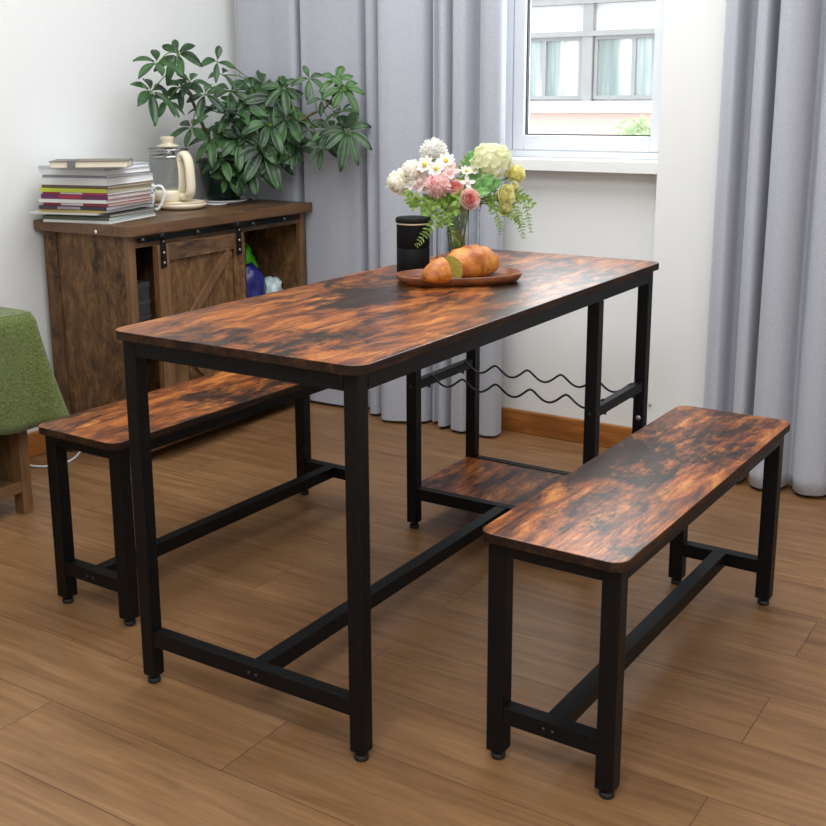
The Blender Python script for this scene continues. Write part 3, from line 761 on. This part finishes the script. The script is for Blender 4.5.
for u, v, sp, nl_, x in ((336,82,22,6,1.84),(344,90,22,6,1.83)):
    c = pB(u, v, x); size = .86*sp*(c+PC-CPOS).dot(FW)/FPX
    palmate(yf, pe, c, (toC+Vector((0,0,.5))).normalized(), size, nl_, rng, stem_right[-1])
fo.build('foliage', 'leaf', pl, solid=.0006); o = yf.build('young_foliage', 'leaf2', pl, solid=.0006); o['label'] = 'bright green young leaves'
pe.build('leaf_stalks', 'greenstem', pl)

# ------------------------------------------------------------------ console with green cloth, left corner
TX1, TY0, TY1, TH = .572, 1.560, 1.975, .592
cs = thing('console_table', 'low rustic wooden console under green tablecloth by left wall', 'table', (TX1-.55, TY0, 0))
def cbx(name, mat, x0, x1, y0, y1, z0, z1): ox_, oy_ = TX1-.55, TY0; return box(name, mat, cs, x0-ox_, x1-ox_, y0-oy_, y1-oy_, z0, z1)
TX0 = TX1-1.25
cbx('tabletop', 'cab_h', TX0, TX1, TY0-.006, TY1, TH-.03, TH)
for xa in (TX0+.02, TX1-.062): 
    for ya in (TY0+.006, TY1-.05): cbx('leg', 'cab_edge_v', xa, xa+.034, ya, ya+.04, 0, TH-.03)
cbx('side_panel', 'cab_v', TX1-.05, TX1-.038, TY0+.046, TY1-.05, .05, TH-.03)
cbx('side_panel', 'cab_v', TX0+.03, TX0+.042, TY0+.046, TY1-.05, .05, TH-.03)
cbx('back_panel', 'cab_v', TX0+.056, TX1-.064, TY1-.03, TY1-.02, .05, TH-.03)
cbx('lower_shelf', 'cab_h', TX0+.056, TX1-.064, TY0+.02, TY1-.032, .075, .095)
cbx('shelf_rail', 'cab_edge', TX0+.056, TX1-.064, TY0+.004, TY0+.02, .07, .102)
# cloth
zt = TH+.002
perim = []
x0, x1, y0, y1 = TX0-.01, TX1+.012, TY0-.020, TY1+.004
for k in range(41): perim.append((x0+(x1-.02-x0)*k/40, y0, 0, -1))
for k in range(1, 8): a = R_(-90+90*k/8); perim.append((x1-.02+.02*math.cos(a), y0+.02+.02*math.sin(a), math.cos(a), math.sin(a)))
for k in range(17): perim.append((x1, y0+.02+(y1-y0-.02)*k/16, 1, 0))
cl = thing('tablecloth', 'green woven tablecloth draped over low console at left edge', 'tablecloth', (TX1-.3, TY0+.2, TH))
Lc = Vector((TX1-.3, TY0+.2, TH))
rows = 14; n = len(perim); vs = []; fs = []
for j in range(rows+1):
    t = j/rows
    for i, (px, py_, nx, ny) in enumerate(perim):
        dc = abs(i-44.5)
        corner = math.exp(-(dc/5.0)**2)
        drop = .305 + .045*corner + .018*math.sin(i*.55) + .010*math.sin(i*.23+1)
        fold = (.010*math.sin(i*.62+.6)+.006*math.sin(i*1.25))*t
        if i > 49: drop = .30+.01*math.sin(i*.8)
        flare = .006 + .014*t + fold + corner*.068*t**1.25
        rz_ = t*drop
        zz = -rz_ if j else 0
        rr = flare*(1 if j else 0)
        if j == 0: rr = -.004
        vs.append(Vector((px+nx*rr, py_+ny*rr, zt+zz+(.003 if j == 0 else 0))) - Lc)
for j in range(rows):
    for i in range(n-1): fs.append((j*n+i, (j+1)*n+i, (j+1)*n+i+1, j*n+i+1))
m_ = MB().add(vs, fs, True)
# top sheet
b0 = len(m_.v); top = [Vector((px, py_, zt+.003)) for px, py_, a, b in perim]
def topf(s, t): return Vector((x0+(x1-.004-x0)*s, y0+.004+(y1-y0-.004)*t, zt+.003)) - Lc
m_.add([Vector((a-nx*.004*-1*-1, b-ny*.004*-1*-1, zt+.003))-Lc for a, b, nx, ny in perim] + [Vector((x0, y1, zt+.003))-Lc], [tuple(range(n+1))], False)
m_.build('cloth', 'cloth', cl, solid=.0025)
# power cable on the floor
pc = smooth_path([on_plane(u, v, 2, .004) for u, v in ((12,462),(37,466.5),(52,465.5),(66,462.5),(75,457.5),(81,451))], 8)
c0 = pc[0].copy()
o = MB().tube([p-c0 for p in pc], .004, 8).build('power_cable', 'whitecable'); o.location = c0; tag(o, 'white power cable on the floor below the left bench', 'cable')

# ------------------------------------------------------------------ things on the table
can_c = Vector((.905, .462, H))
cn = thing('canister', 'matt black lidded canister on table left of flower vase', 'canister', can_c)
MB().lathe([(.0,0), (.0405,0), (.042,.002), (.042,.062), (.0412,.063), (.0412,.0645), (.042,.0655), (.042,.123), (.0,.123)], n=40, smooth=True).build('body', 'canister', cn)
MB().lathe([(.0,.123), (.0415,.123), (.0425,.124), (.0425,.127), (.0,.127)], n=40).build('seal_ring', 'band', cn)
MB().lathe([(.0,.127), (.043,.127), (.0445,.129), (.0445,.137), (.042,.140), (.0,.1405)], n=40).build('lid', 'canister', cn)
for o in cn.children:
    md = o.modifiers.new('crease', 'EDGE_SPLIT'); md.split_angle = R_(40)

TA = R_(-45)
tc_ = on_plane(459.5, 282.0, 2, H)
ty = thing('serving_tray', 'oval dark wooden tray holding bread on the dining table', 'tray', (tc_.x, tc_.y, H), TA)
def oval(mb, prof, n=56):
    vs = []; fs = []
    for r, z in prof:
        for k in range(n):
            q = 2*PI*k/n; cc, ss = math.cos(q), math.sin(q); e = 2/2.5
            vs.append((math.copysign(abs(cc)**e, cc)*(.158-.088+.088*r) if False else math.copysign(abs(cc)**e, cc)*.153*(1-(1-r)*.57), math.copysign(abs(ss)**e, ss)*.088*r, z))
    m = len(prof)
    for i in range(m-1):
        for k in range(n): fs.append((i*n+k, i*n+(k+1) % n, (i+1)*n+(k+1) % n, (i+1)*n+k))
    fs += [tuple(range(n))[::-1], tuple((m-1)*n+k for k in range(n))]
    mb.add(vs, fs, True)
tm = MB(); oval(tm, [(.74,0), (.86,.002), (.95,.011), (1.0,.021), (.985,.0235), (.95,.022), (.88,.013), (.78,.0085), (.3,.0085)])
tm.build('tray_body', 'tray', ty)
TZ = H+.0085
def loaf_mesh(length, hw, hh, cut0, cut1, seed, n=28, m=26):
    """half-round loaf along x; cut0/cut1: where the profile is chopped (0..1)"""
    vs = []; fs = []
    for i in range(m+1):
        s = cut0+(cut1-cut0)*i/m; x = length*(s-.5); prof = max(.001, 1-abs(2*s-1)**2.6)**.5
        for k in range(n):
            q = 2*PI*k/n; cy_, sz_ = math.cos(q), math.sin(q)
            y = hw*prof*cy_; zz = hh*(.42+.58*sz_) if sz_ > 0 else hh*.42*(1-abs(sz_)**.8)
            zz = hh*.42*(1-prof)*.6 + zz*prof if sz_ < 0 else hh*.42*(1-prof)*.6 + zz*prof
            w_ = 1+.10*noise.noise(Vector((x*22+seed, y*24, zz*24)))+.05*noise.noise(Vector((x*60+seed, y*60, zz*60)))+.03*math.sin(x*62+seed+y*18)*(sz_ > -.2)
            vs.append((x, y*w_, max(0.0005, zz*w_)))
    for i in range(m):
        for k in range(n): fs.append((i*n+k, i*n+(k+1) % n, (i+1)*n+(k+1) % n, (i+1)*n+k))
    e0 = vs[:n]; e1 = vs[-n:]
    return vs, fs, n, m
lw = on_plane(469.5, 278.0, 2, TZ)
LA = R_(-9)
bd = thing('bread_loaf', 'golden bread loaf with cut end on the wooden tray', 'bread', (lw.x, lw.y, TZ), LA)
vs, fs, n, m = loaf_mesh(.196, .047, .076, .15, .985, 3)
MB().add(vs, fs+[tuple(m*n+k for k in range(n))], True).build('crust', 'crust', bd)
c = Vector((sum(v[0] for v in vs[:n])/n, sum(v[1] for v in vs[:n])/n, sum(v[2] for v in vs[:n])/n))
ring = [Vector(v) for v in vs[:n]]; in1 = [c+(p-c)*.5+Vector((-.001,0,0)) for p in ring]
MB().add(ring+in1+[c], [(k, (k+1) % n, n+(k+1) % n, n+k) for k in range(n)]+[(n+k, n+(k+1) % n, 2*n) for k in range(n)], True).build('crumb', 'crumb', bd)
hp_ = on_plane(433.5, 284.5, 2, TZ)
he = thing('bread_heel', 'cut-off bread end piece lying beside the loaf', 'bread', (hp_.x, hp_.y, TZ), R_(-22))
vs, fs, n, m = loaf_mesh(.185, .038, .062, .02, .30, 9)
vs = [(v[0]+.062, v[1], v[2]) for v in vs]
MB().add(vs, fs+[tuple(range(n))[::-1]], True).build('crust', 'crust', he)
ring = [Vector(v) for v in vs[-n:]]; c = sum(ring, Vector())/n
MB().add(ring+[c], [(k, (k+1) % n, n) for k in range(n)], True).build('crumb', 'crumb', he)

# vase: faceted glass, thick foot
VC = Vector((1.026, .402, H))
vs_ = thing('vase', 'clear faceted glass vase of flowers behind the bread tray', 'vase', VC, R_(12))
ro = [(.057,0), (.061,.004), (.061,.150), (.064,.165)]
ri = [(.0608,.165), (.0575,.150), (.0575,.012)]
MB().lathe(ro+ri, n=8, smooth=False).build('glass', 'vase', vs_)

# ------------------------------------------------------------------ bouquet: each stem is a thing of its own
rng = random.Random(77)
VT = VC+Vector((0,0,.165)); NV = [0]
def at(u, v, dd=0.0):
    """point in the bouquet: a sheet through the vase facing the room, dd metres nearer the camera"""
    d = FW + (u-PPX)/FPX*RT - (v-PPY)/FPX*UP
    t = ((VC-CPOS).dot(FW)-dd)/d.dot(FW); return CPOS+d*t
def stem_for(root, head, r=.0018):
    NV[0] += 1; a = NV[0]*2.4; k = .022*math.sqrt((NV[0] % 9)/9+.1)
    base = VC+Vector((math.cos(a+2.5)*k*1.2, math.sin(a+2.5)*k*1.2, .017)); neck = VC+Vector((math.cos(a)*k, math.sin(a)*k, .150))
    mid = (neck+head)/2 + Vector((0,0,.012))
    pts = smooth_path([base, neck, mid, head], 6)
    MB().tube([p-root for p in pts], r, 6).build('stem', 'greenstem', bpy_parent(root_obj))
def bpy_parent(o): return o
def flower(name, label, u, v, dd, rpx, build, mats, cat='flower', group='flower stems in the vase', facing=None):
    global root_obj
    head = at(u, v, dd); r = rpx*(head-CPOS).dot(FW)/FPX
    root = VC+Vector((0,0,.017))
    t = thing(name, label, cat, root, 0, group); root_obj = t
    fdir = ((CPOS-head).normalized()*.8+(head-VT).normalized()*.7).normalized() if facing is None else facing
    build(t, head-root, r, fdir, mats)
    stem_for(root, head-fdir*r*.55)
    return t
def frame(f_):
    a = Vector((0,0,1)).cross(f_); a = a.normalized() if a.length > .01 else Vector((1,0,0)); return a, f_.cross(a).normalized()
def pompom(t, c, r, f_, mats, n=190):
    a, b = frame(f_); outer = MB(); inner = MB(); rg = random.Random(int(r*1e6))
    for k in range(n):
        zc = 1-1.75*(k+.5)/n; rr = math.sqrt(max(0, 1-zc*zc)); q = k*2.39996
        d = (a*rr*math.cos(q)+b*rr*math.sin(q)+f_*zc).normalized(); d = (d+Vector((rg.gauss(0,.08), rg.gauss(0,.08), rg.gauss(0,.08)))).normalized()
        s = d.orthogonal().normalized(); s = (s*math.cos(q*3)+d.cross(s)*math.sin(q*3)).normalized()
        L_ = r*rg.uniform(.86, 1.04); w_ = r*.13; core = .25
        p0 = c+d*r*core; p1 = c+d*L_*.75; p2 = c+d*L_; up_ = d.cross(s)
        tgt = inner if zc > .93 else outer
        tgt.add([p0-s*w_*.4, p0+s*w_*.4, p1+s*w_+up_*w_*.5, p2+s*w_*.4, p2-s*w_*.4, p1-s*w_+up_*w_*.5, p1-up_*w_*.2, p2+up_*w_*.4], [(0,1,6), (1,2,6), (2,3,7,6), (7,4,5,6), (5,0,6)], True)
    outer.sphere(c, r*.74, 14, 8)
    outer.build('flower_head', mats[0], t)
    if len(mats) > 1: inner.build('flower_center', mats[1], t)
    else: inner.build('flower_center', mats[0], t)
def rose(t, c, r, f_, mats, layers=((5,1.0,.80,.25),(5,.88,.84,.5),(5,.70,.88,.7),(4,.52,.90,.85),(3,.35,.92,.95),(3,.20,.92,1.0))):
    a, b = frame(f_); o_ = MB(); i_ = MB(); rg = random.Random(int(r*1e6)+3)
    for li, (k_, R0, hgt, close) in enumerate(layers):
        off = rg.uniform(0, 6)
        for k in range(k_):
            q0 = off+2*PI*k/k_; half = PI/k_*1.35; jit = rg.uniform(.92, 1.06)
            def fn(s, tt, q0=q0, half=half, R0=R0, close=close, hgt=hgt, jit=jit):
                q = q0+(tt-.5)*2*half; edge = 1-.28*abs(2*tt-1)**2.5
                prof = math.sin(s*PI*.5)**.7
                rad = r*R0*jit*(.28+.72*prof*(1-.22*close*s))*(1+ (.10*s**4 if close < .9 else 0))
                z = r*(-.55+ (1.05*hgt+.1*close)*s*edge*1.05)
                return c+(a*math.cos(q)+b*math.sin(q))*rad+f_*z
            (o_ if li < 3 else i_).patch(fn, 5, 6)
    o_.sphere(c-f_*r*.35, r*.45, 10, 6)
    o_.build('flower_head', mats[0], t, solid=r*.03); i_.build('inner_petals', mats[-1], t, solid=r*.03)
def peony(t, c, r, f_, mats, n=64):
    """full ball of broad cupped petals"""
    a, b = frame(f_); o_ = MB(); i_ = MB(); rg = random.Random(int(r*1e6)+5)
    for k in range(n):
        zc = 1-1.7*(k+.5)/n; rr = math.sqrt(max(0, 1-zc*zc)); q = k*2.39996
        d = (a*rr*math.cos(q)+b*rr*math.sin(q)+f_*zc).normalized()
        up_ = (f_-d*f_.dot(d)); up_ = up_.normalized() if up_.length > .05 else a
        s_ = d.cross(up_); R0 = r*rg.uniform(.72, 1.04); w_ = r*rg.uniform(.46, .66); tw = rg.uniform(-.4, .4)
        up2 = up_*math.cos(tw)+s_*math.sin(tw); s2 = d.cross(up2)
        def fn(u_, t_, d=d, s2=s2, up2=up2, R0=R0, w_=w_):
            x = (t_-.5)*2; wv = w_*(math.sin(PI*(.12+.70*u_))**.6)
            return c+d*(R0*(.72+.30*u_-.10*u_*u_)-r*.10*x*x)+s2*x*wv*.5+up2*r*(.62*u_-.30)+d*r*(.05*math.sin(x*7+u_*3)+.16*u_**4)
        (i_ if zc > .86 else o_).patch(fn, 4, 4)
    o_.sphere(c, r*.66, 12, 8)
    o_.build('flower_head', mats[0], t); i_.build('inner_petals', mats[-1], t)
def daisy(t, c, r, f_, mats, n=8):
    a, b = frame(f_); p_ = MB()
    for k in range(n):
        q = 2*PI*k/n; d = a*math.cos(q)+b*math.sin(q); s = f_.cross(d)
        def fn(u_, t_, d=d, s=s): return c+d*r*(.12+.88*u_)+s*(t_-.5)*r*.62*(math.sin(PI*(.15+.78*u_))**.7)+f_*r*(.22*u_*u_-.05+.08*(2*t_-1)**2)
        p_.patch(fn, 5, 3)
    p_.build('petals', mats[0], t, solid=r*.03)
    MB().sphere(c+f_*r*.08, r*.27, 10, 6).build('flower_center', mats[1], t)
def cluster(t, c, r, f_, mats, n=46, pet=4):
    """hydrangea head: many four-petalled florets over a dome"""
    a, b = frame(f_); p_ = MB(); rg = random.Random(9)
    for k in range(n):
        zc = 1-1.35*(k+.5)/n; rr = math.sqrt(max(0, 1-zc*zc)); q = k*2.39996
        d = (a*rr*math.cos(q)+b*rr*math.sin(q)+f_*zc*.8).normalized(); cc = c+(a*rr*math.cos(q)*1.15+b*rr*math.sin(q)*.9+f_*zc*.75)*r*rg.uniform(.82, 1.0)
        d = (d+Vector((rg.gauss(0,.2), rg.gauss(0,.2), rg.gauss(0,.2)))).normalized(); x_, y_ = frame(d); o0 = rg.uniform(0, 6)
        for j in range(pet):
            w_ = o0+2*PI*j/pet; dd_ = x_*math.cos(w_)+y_*math.sin(w_); ss = d.cross(dd_)
            def fn(u_, t_, cc=cc, dd_=dd_, ss=ss, d=d): return cc+dd_*r*.27*u_+ss*(t_-.5)*r*.30*(math.sin(PI*(.1+.75*u_))**.6)+d*r*(.07*u_*u_)
            p_.patch(fn, 3, 2)
    p_.sphere(c, r*.62, 12, 8)
    p_.build('flower_head', mats[0], t)
def sprig_build(kind):
    def f(t, c, r, f_, mats): pass
    return f
flower('pompom_flower', 'large pink pompom chrysanthemum at the centre of the bouquet', 437.5, 185.5, .075, 14, pompom, ['p_pink', 'p_deep'])
flower('pompom_flower', 'large white pompom bloom at the top of the bouquet', 434, 152, .0, 14.5, lambda *a: pompom(*a, n=230), ['p_white'])
flower('peony', 'cream peony at the far left of the bouquet', 400, 183, .0, 13, peony, ['p_cream', 'p_cream'])
flower('peony', 'cream bloom between the left peony and the white pompom', 414, 172, .015, 12.5, peony, ['p_cream', 'p_white'])
flower('daisy', 'white daisy left of centre in the bouquet, below the white pompom', 425, 165, .05, 9.5, daisy, ['p_white', 'p_core'])
flower('daisy', 'white daisy just above the pink pompom chrysanthemum', 436, 169, .07, 9, daisy, ['p_white', 'p_core'])
flower('daisy', 'white daisy at top centre right of the white pompom', 446, 161, .04, 9.5, daisy, ['p_white', 'p_core'])
flower('daisy', 'small white daisy right of the bouquet centre, nearer the hydrangea', 466, 171, .05, 6, daisy, ['p_white', 'p_core'])
flower('daisy', 'smallest white daisy beside the hydrangea leaf', 473.5, 170.5, .045, 5.5, daisy, ['p_white', 'p_core'])
flower('blossom', 'pale pink blossom left of the pink chrysanthemum', 421, 182, .04, 12, lambda *a: daisy(*a, n=5), ['p_pale', 'p_pale'])
flower('blossom', 'pale pink blossom right above the pink chrysanthemum', 450, 172, .06, 11, lambda *a: daisy(*a, n=5), ['p_pale', 'p_pink'])
flower('blossom', 'white and pink blossom above the small pink rose', 467.5, 182.5, .06, 8, lambda *a: daisy(*a, n=4), ['p_white', 'p_pale'])
flower('rosebud', 'small pink rosebud tucked right of the pink chrysanthemum', 455.5, 188, .05, 8.5, rose, ['p_rose', 'p_deep'])
flower('rose', 'open pink rose hanging over the vase rim', 469, 199.5, .075, 10, rose, ['p_rose', 'p_deep'])
flower('blossom', 'white blossom between the cream peony and the leftmost daisy', 411, 183, .03, 9, lambda *a: daisy(*a, n=5), ['p_white', 'p_cream'])
flower('peony', 'smaller cream bloom tucked behind the daisies under the white pompom', 441, 171, -.01, 12, peony, ['p_white', 'p_cream'])
flower('hydrangea', 'creamy white hydrangea head at the upper right of the bouquet', 491, 161, .02, 20, cluster, ['p_hyd'])
flower('pompom_flower', 'yellow pompom bloom at the far right of the bouquet', 515.5, 174, -.01, 10.5, lambda *a: pompom(*a, n=120), ['p_yel', 'p_yel'])
flower('rosebud', 'pale cream rosebud under the yellow pompom bloom', 513.5, 187, .02, 6, rose, ['p_hyd', 'p_yel'])
flower('rose', 'yellow green rose at the right of the bouquet', 505, 195.5, .05, 10, rose, ['p_gyel', 'p_yel'])
flower('rose', 'olive green rose lowest at the right of the bouquet', 504, 207, .05, 8.5, rose, ['p_olive', 'p_gyel'])

def frond(name, label, pts, ll, kind, mat='sprig', pairs=13):
    """pts: (u, v, dd) along the rachis from vase mouth outwards"""
    global root_obj
    root = VC+Vector((0,0,.017)); t = thing(name, label, 'greenery', root, 0, 'leafy stems in the vase'); root_obj = t
    NV[0] += 1; a = NV[0]*2.4; k = .020
    base = VC+Vector((math.cos(a+2)*k, math.sin(a+2)*k, .018)); neck = VC+Vector((math.cos(a)*k*1.4, math.sin(a)*k*1.4, .150))
    W = [at(u, v, dd) for u, v, dd in pts]
    P = smooth_path([base, neck]+W, 8); n0 = 12
    MB().tube([p-root for p in P], [.0016-.0009*i/(len(P)-1) for i in range(len(P))], 6).build('stem', 'greenstem', t)
    lf = MB(); Q = P[n0:]; rg = random.Random(NV[0])
    vd = (CPOS-W[0]).normalized()
    for i in range(pairs):
        s = (i+.5)/pairs*(len(Q)-1); i0 = int(s); fr_ = s-i0; p = Q[i0].lerp(Q[min(i0+1, len(Q)-1)], fr_)
        tg = (Q[min(i0+1, len(Q)-1)]-Q[max(i0-1, 0)]).normalized(); sd = tg.cross(vd).normalized()
        fall = (1-.72*(i/pairs)**1.3) if kind == 'fern' else 1-.35*i/pairs
        for sg in (-1, 1):
            d = (sd*sg*(1.0 if kind == 'fern' else .8)+tg*(.55 if kind == 'fern' else .8)+Vector((rg.gauss(0,.22), rg.gauss(0,.22), rg.gauss(0,.22)))).normalized()
            ln = ll*fall*rg.uniform(.85, 1.12); wd = ln*(.30 if kind == 'fern' else .55)
            up_ = (vd+Vector((rg.gauss(0,.4), rg.gauss(0,.4), rg.gauss(0,.4)))).normalized()
            ss = d.cross(up_).normalized(); nn = ss.cross(d)
            def fn(u_, t_, p=p, d=d, ss=ss, nn=nn, ln=ln, wd=wd): return p-root+d*ln*u_+ss*(t_-.5)*wd*(math.sin(PI*(.08+.86*u_))**.75)+nn*ln*(.18*u_*(1-u_))
            lf.patch(fn, 4, 2)
    lf.build('leaves', mat, t)
    return t
frond('fern_frond', 'fern frond drooping towards the black canister', [(446,206,.07),(434,222,.13),(424,236,.145),(416,247,.145)], .022, 'fern', pairs=15)
frond('fern_frond', 'fern frond hanging straight down in front of the vase', [(450,208,.07),(449,222,.10),(453,236,.10),(461,246,.10)], .017, 'fern', pairs=14)
frond('fern_frond', 'fern frond drooping in the middle right of the vase', [(490,200,.05),(496,212,.07),(500,224,.07),(499,235,.07)], .021, 'fern', pairs=13)
frond('fern_frond', 'long fern frond drooping at the far right, inner one', [(505,200,.03),(516,212,.04),(521,226,.04),(524,239,.04)], .023, 'fern', pairs=17)
frond('fern_frond', 'long fern frond at the far right, outermost and arching', [(510,192,.02),(523,200,.03),(528,216,.03),(531,233,.03)], .021, 'fern', pairs=17)
frond('leafy_sprig', 'light green leafy sprig below the pink chrysanthemum', [(440,200,.05),(434,210,.07),(430,222,.08),(428,230,.08)], .022, 'leaf', pairs=8)
frond('leafy_sprig', 'light green leafy sprig under the pale pink blossom at left', [(436,196,.03),(424,200,.05),(414,198,.05),(404,192,.04)], .021, 'leaf', pairs=9)
frond('leafy_sprig', 'light green leafy sprig hanging between chrysanthemum and vase', [(446,202,.06),(443,214,.08),(440,226,.08)], .022, 'leaf', pairs=8)
frond('leafy_sprig', 'leafy sprig behind the daisies at the bouquet centre', [(458,190,.0),(460,176,.0),(464,164,.0),(467,158,.0)], .018, 'leaf', pairs=8)
frond('leafy_sprig', 'leafy sprig reaching out right beyond the roses', [(498,200,.02),(512,200,.02),(522,196,.02),(534,205,.02)], .017, 'leaf', pairs=11)
frond('leafy_sprig', 'leafy sprig hanging under the olive green rose', [(488,198,.04),(492,208,.05),(508,214,.05),(520,222,.05)], .016, 'leaf', pairs=11)
frond('leafy_sprig', 'leafy sprig among the stems above the vase rim', [(455,205,.05),(452,200,.06),(460,196,.05),(446,196,.05)], .020, 'leaf', pairs=8)
frond('leafy_sprig', 'yellowish leafy sprig lowest at the left of the bouquet', [(438,196,.04),(420,206,.06),(414,204,.06),(408,198,.05)], .024, 'leaf', pairs=9)
frond('leafy_sprig', 'dense leafy sprig just under the pink chrysanthemum', [(446,198,.06),(438,204,.08),(428,206,.08),(424,214,.08)], .025, 'leaf', pairs=9)
frond('leafy_sprig', 'leafy sprig beside the open pink rose, hanging in front of the vase', [(458,196,.07),(456,206,.09),(452,214,.09),(448,222,.09)], .022, 'leaf', pairs=8)
def broad(label, u, v, dd, u2, v2, dd2, wd):
    root = VC+Vector((0,0,.017)); t = thing('broad_leaf', label, 'greenery', root, 0, 'leafy stems in the vase')
    NV[0] += 1; a = NV[0]*2.4; k = .02
    P0, P1 = at(u, v, dd)-root, at(u2, v2, dd2)-root
    base = Vector((math.cos(a)*k, math.sin(a)*k, .002)); neck = Vector((math.cos(a)*k, math.sin(a)*k, .133))
    MB().tube(smooth_path([base, neck, P0], 6), .0017, 6).build('stem', 'greenstem', t)
    d = P1-P0; ln = d.length; d.normalize(); vd = (CPOS-root-P0).normalized(); vd = (vd+Vector((0,0,.5))).normalized(); s = d.cross(vd).normalized(); nn = s.cross(d)
    def fn(x, y): 
        wv = wd*(math.sin(PI*(.06+.9*x**.8))**.7)*(1+.18*math.sin(x*19))
        return P0+d*ln*x+s*(y-.5)*wv+nn*(ln*.16*x*(1-x)*2+abs(2*y-1)*wd*.12)
    MB().patch(fn, 14, 6).build('leaf_blade', 'bigleaf', t, solid=.0006)
broad('broad pale green leaf standing left of the hydrangea', 476, 186, .03, 470, 151, .035, .042)
broad('broad green leaf directly below the hydrangea', 476, 192, .05, 494, 176, .07, .040)
broad('pointed green leaf right of the open pink rose', 474, 194, .06, 491, 192, .08, .026)
broad('green leaf between hydrangea and yellow green rose', 484, 192, .04, 502, 181, .05, .032)

# ------------------------------------------------------------------ light
wd_ = bpy.data.worlds.new('sky'); S.world = wd_; wd_.use_nodes = True
bg = wd_.node_tree.nodes['Background']; bg.inputs[0].default_value = (.92,.96,1,1); bg.inputs[1].default_value = 3.3
def area(name, loc, target, sx, sy, power, col=(1,1,1)):
    d = bpy.data.lights.new(name, 'AREA'); d.shape = 'RECTANGLE'; d.size = sx; d.size_y = sy; d.energy = power; d.color = col
    o = bpy.data.objects.new(name, d); COL.objects.link(o); o.location = loc
    o.rotation_euler = (Vector(target)-Vector(loc)).to_track_quat('-Z', 'Y').to_euler(); return o
area('ceiling_fill', (.9, .5, ZC-.05), (.9, .5, 0), 1.5, 1.5, 43, (.93,.97,1))  # soft overhead fill added to brighten the room, no lamp fitting there
area('ceiling_fill', (-1.5, -.9, ZC-.05), (-1.5, -.9, 0), 1.5, 1.5, 70, (.92,.965,1))  # unseen overhead fill behind the camera, added to light surfaces facing it
area('side_fill', (-.2, YR+.03, 1.35), (-.2, 0, 1.2), 2.6, 1.9, 14, (.9,.95,1))  # added fill in front of the solid right wall, which has no window
area('window_daylight', (2.22, (WY0+WY1)/2, (WZ0+WZ1)/2), (0, (WY0+WY1)/2, .9), WY1-WY0, WZ1-WZ0, 22, (.88,.94,1))
S.view_settings.view_transform = 'Standard'; S.view_settings.look = 'None'; S.view_settings.gamma = 1; S.view_settings.exposure = .05
S.view_settings.use_curve_mapping = False
S.cycles.max_bounces = 10; S.cycles.transparent_max_bounces = 16; S.cycles.use_denoising = True
S.cycles.sample_clamp_indirect = 6
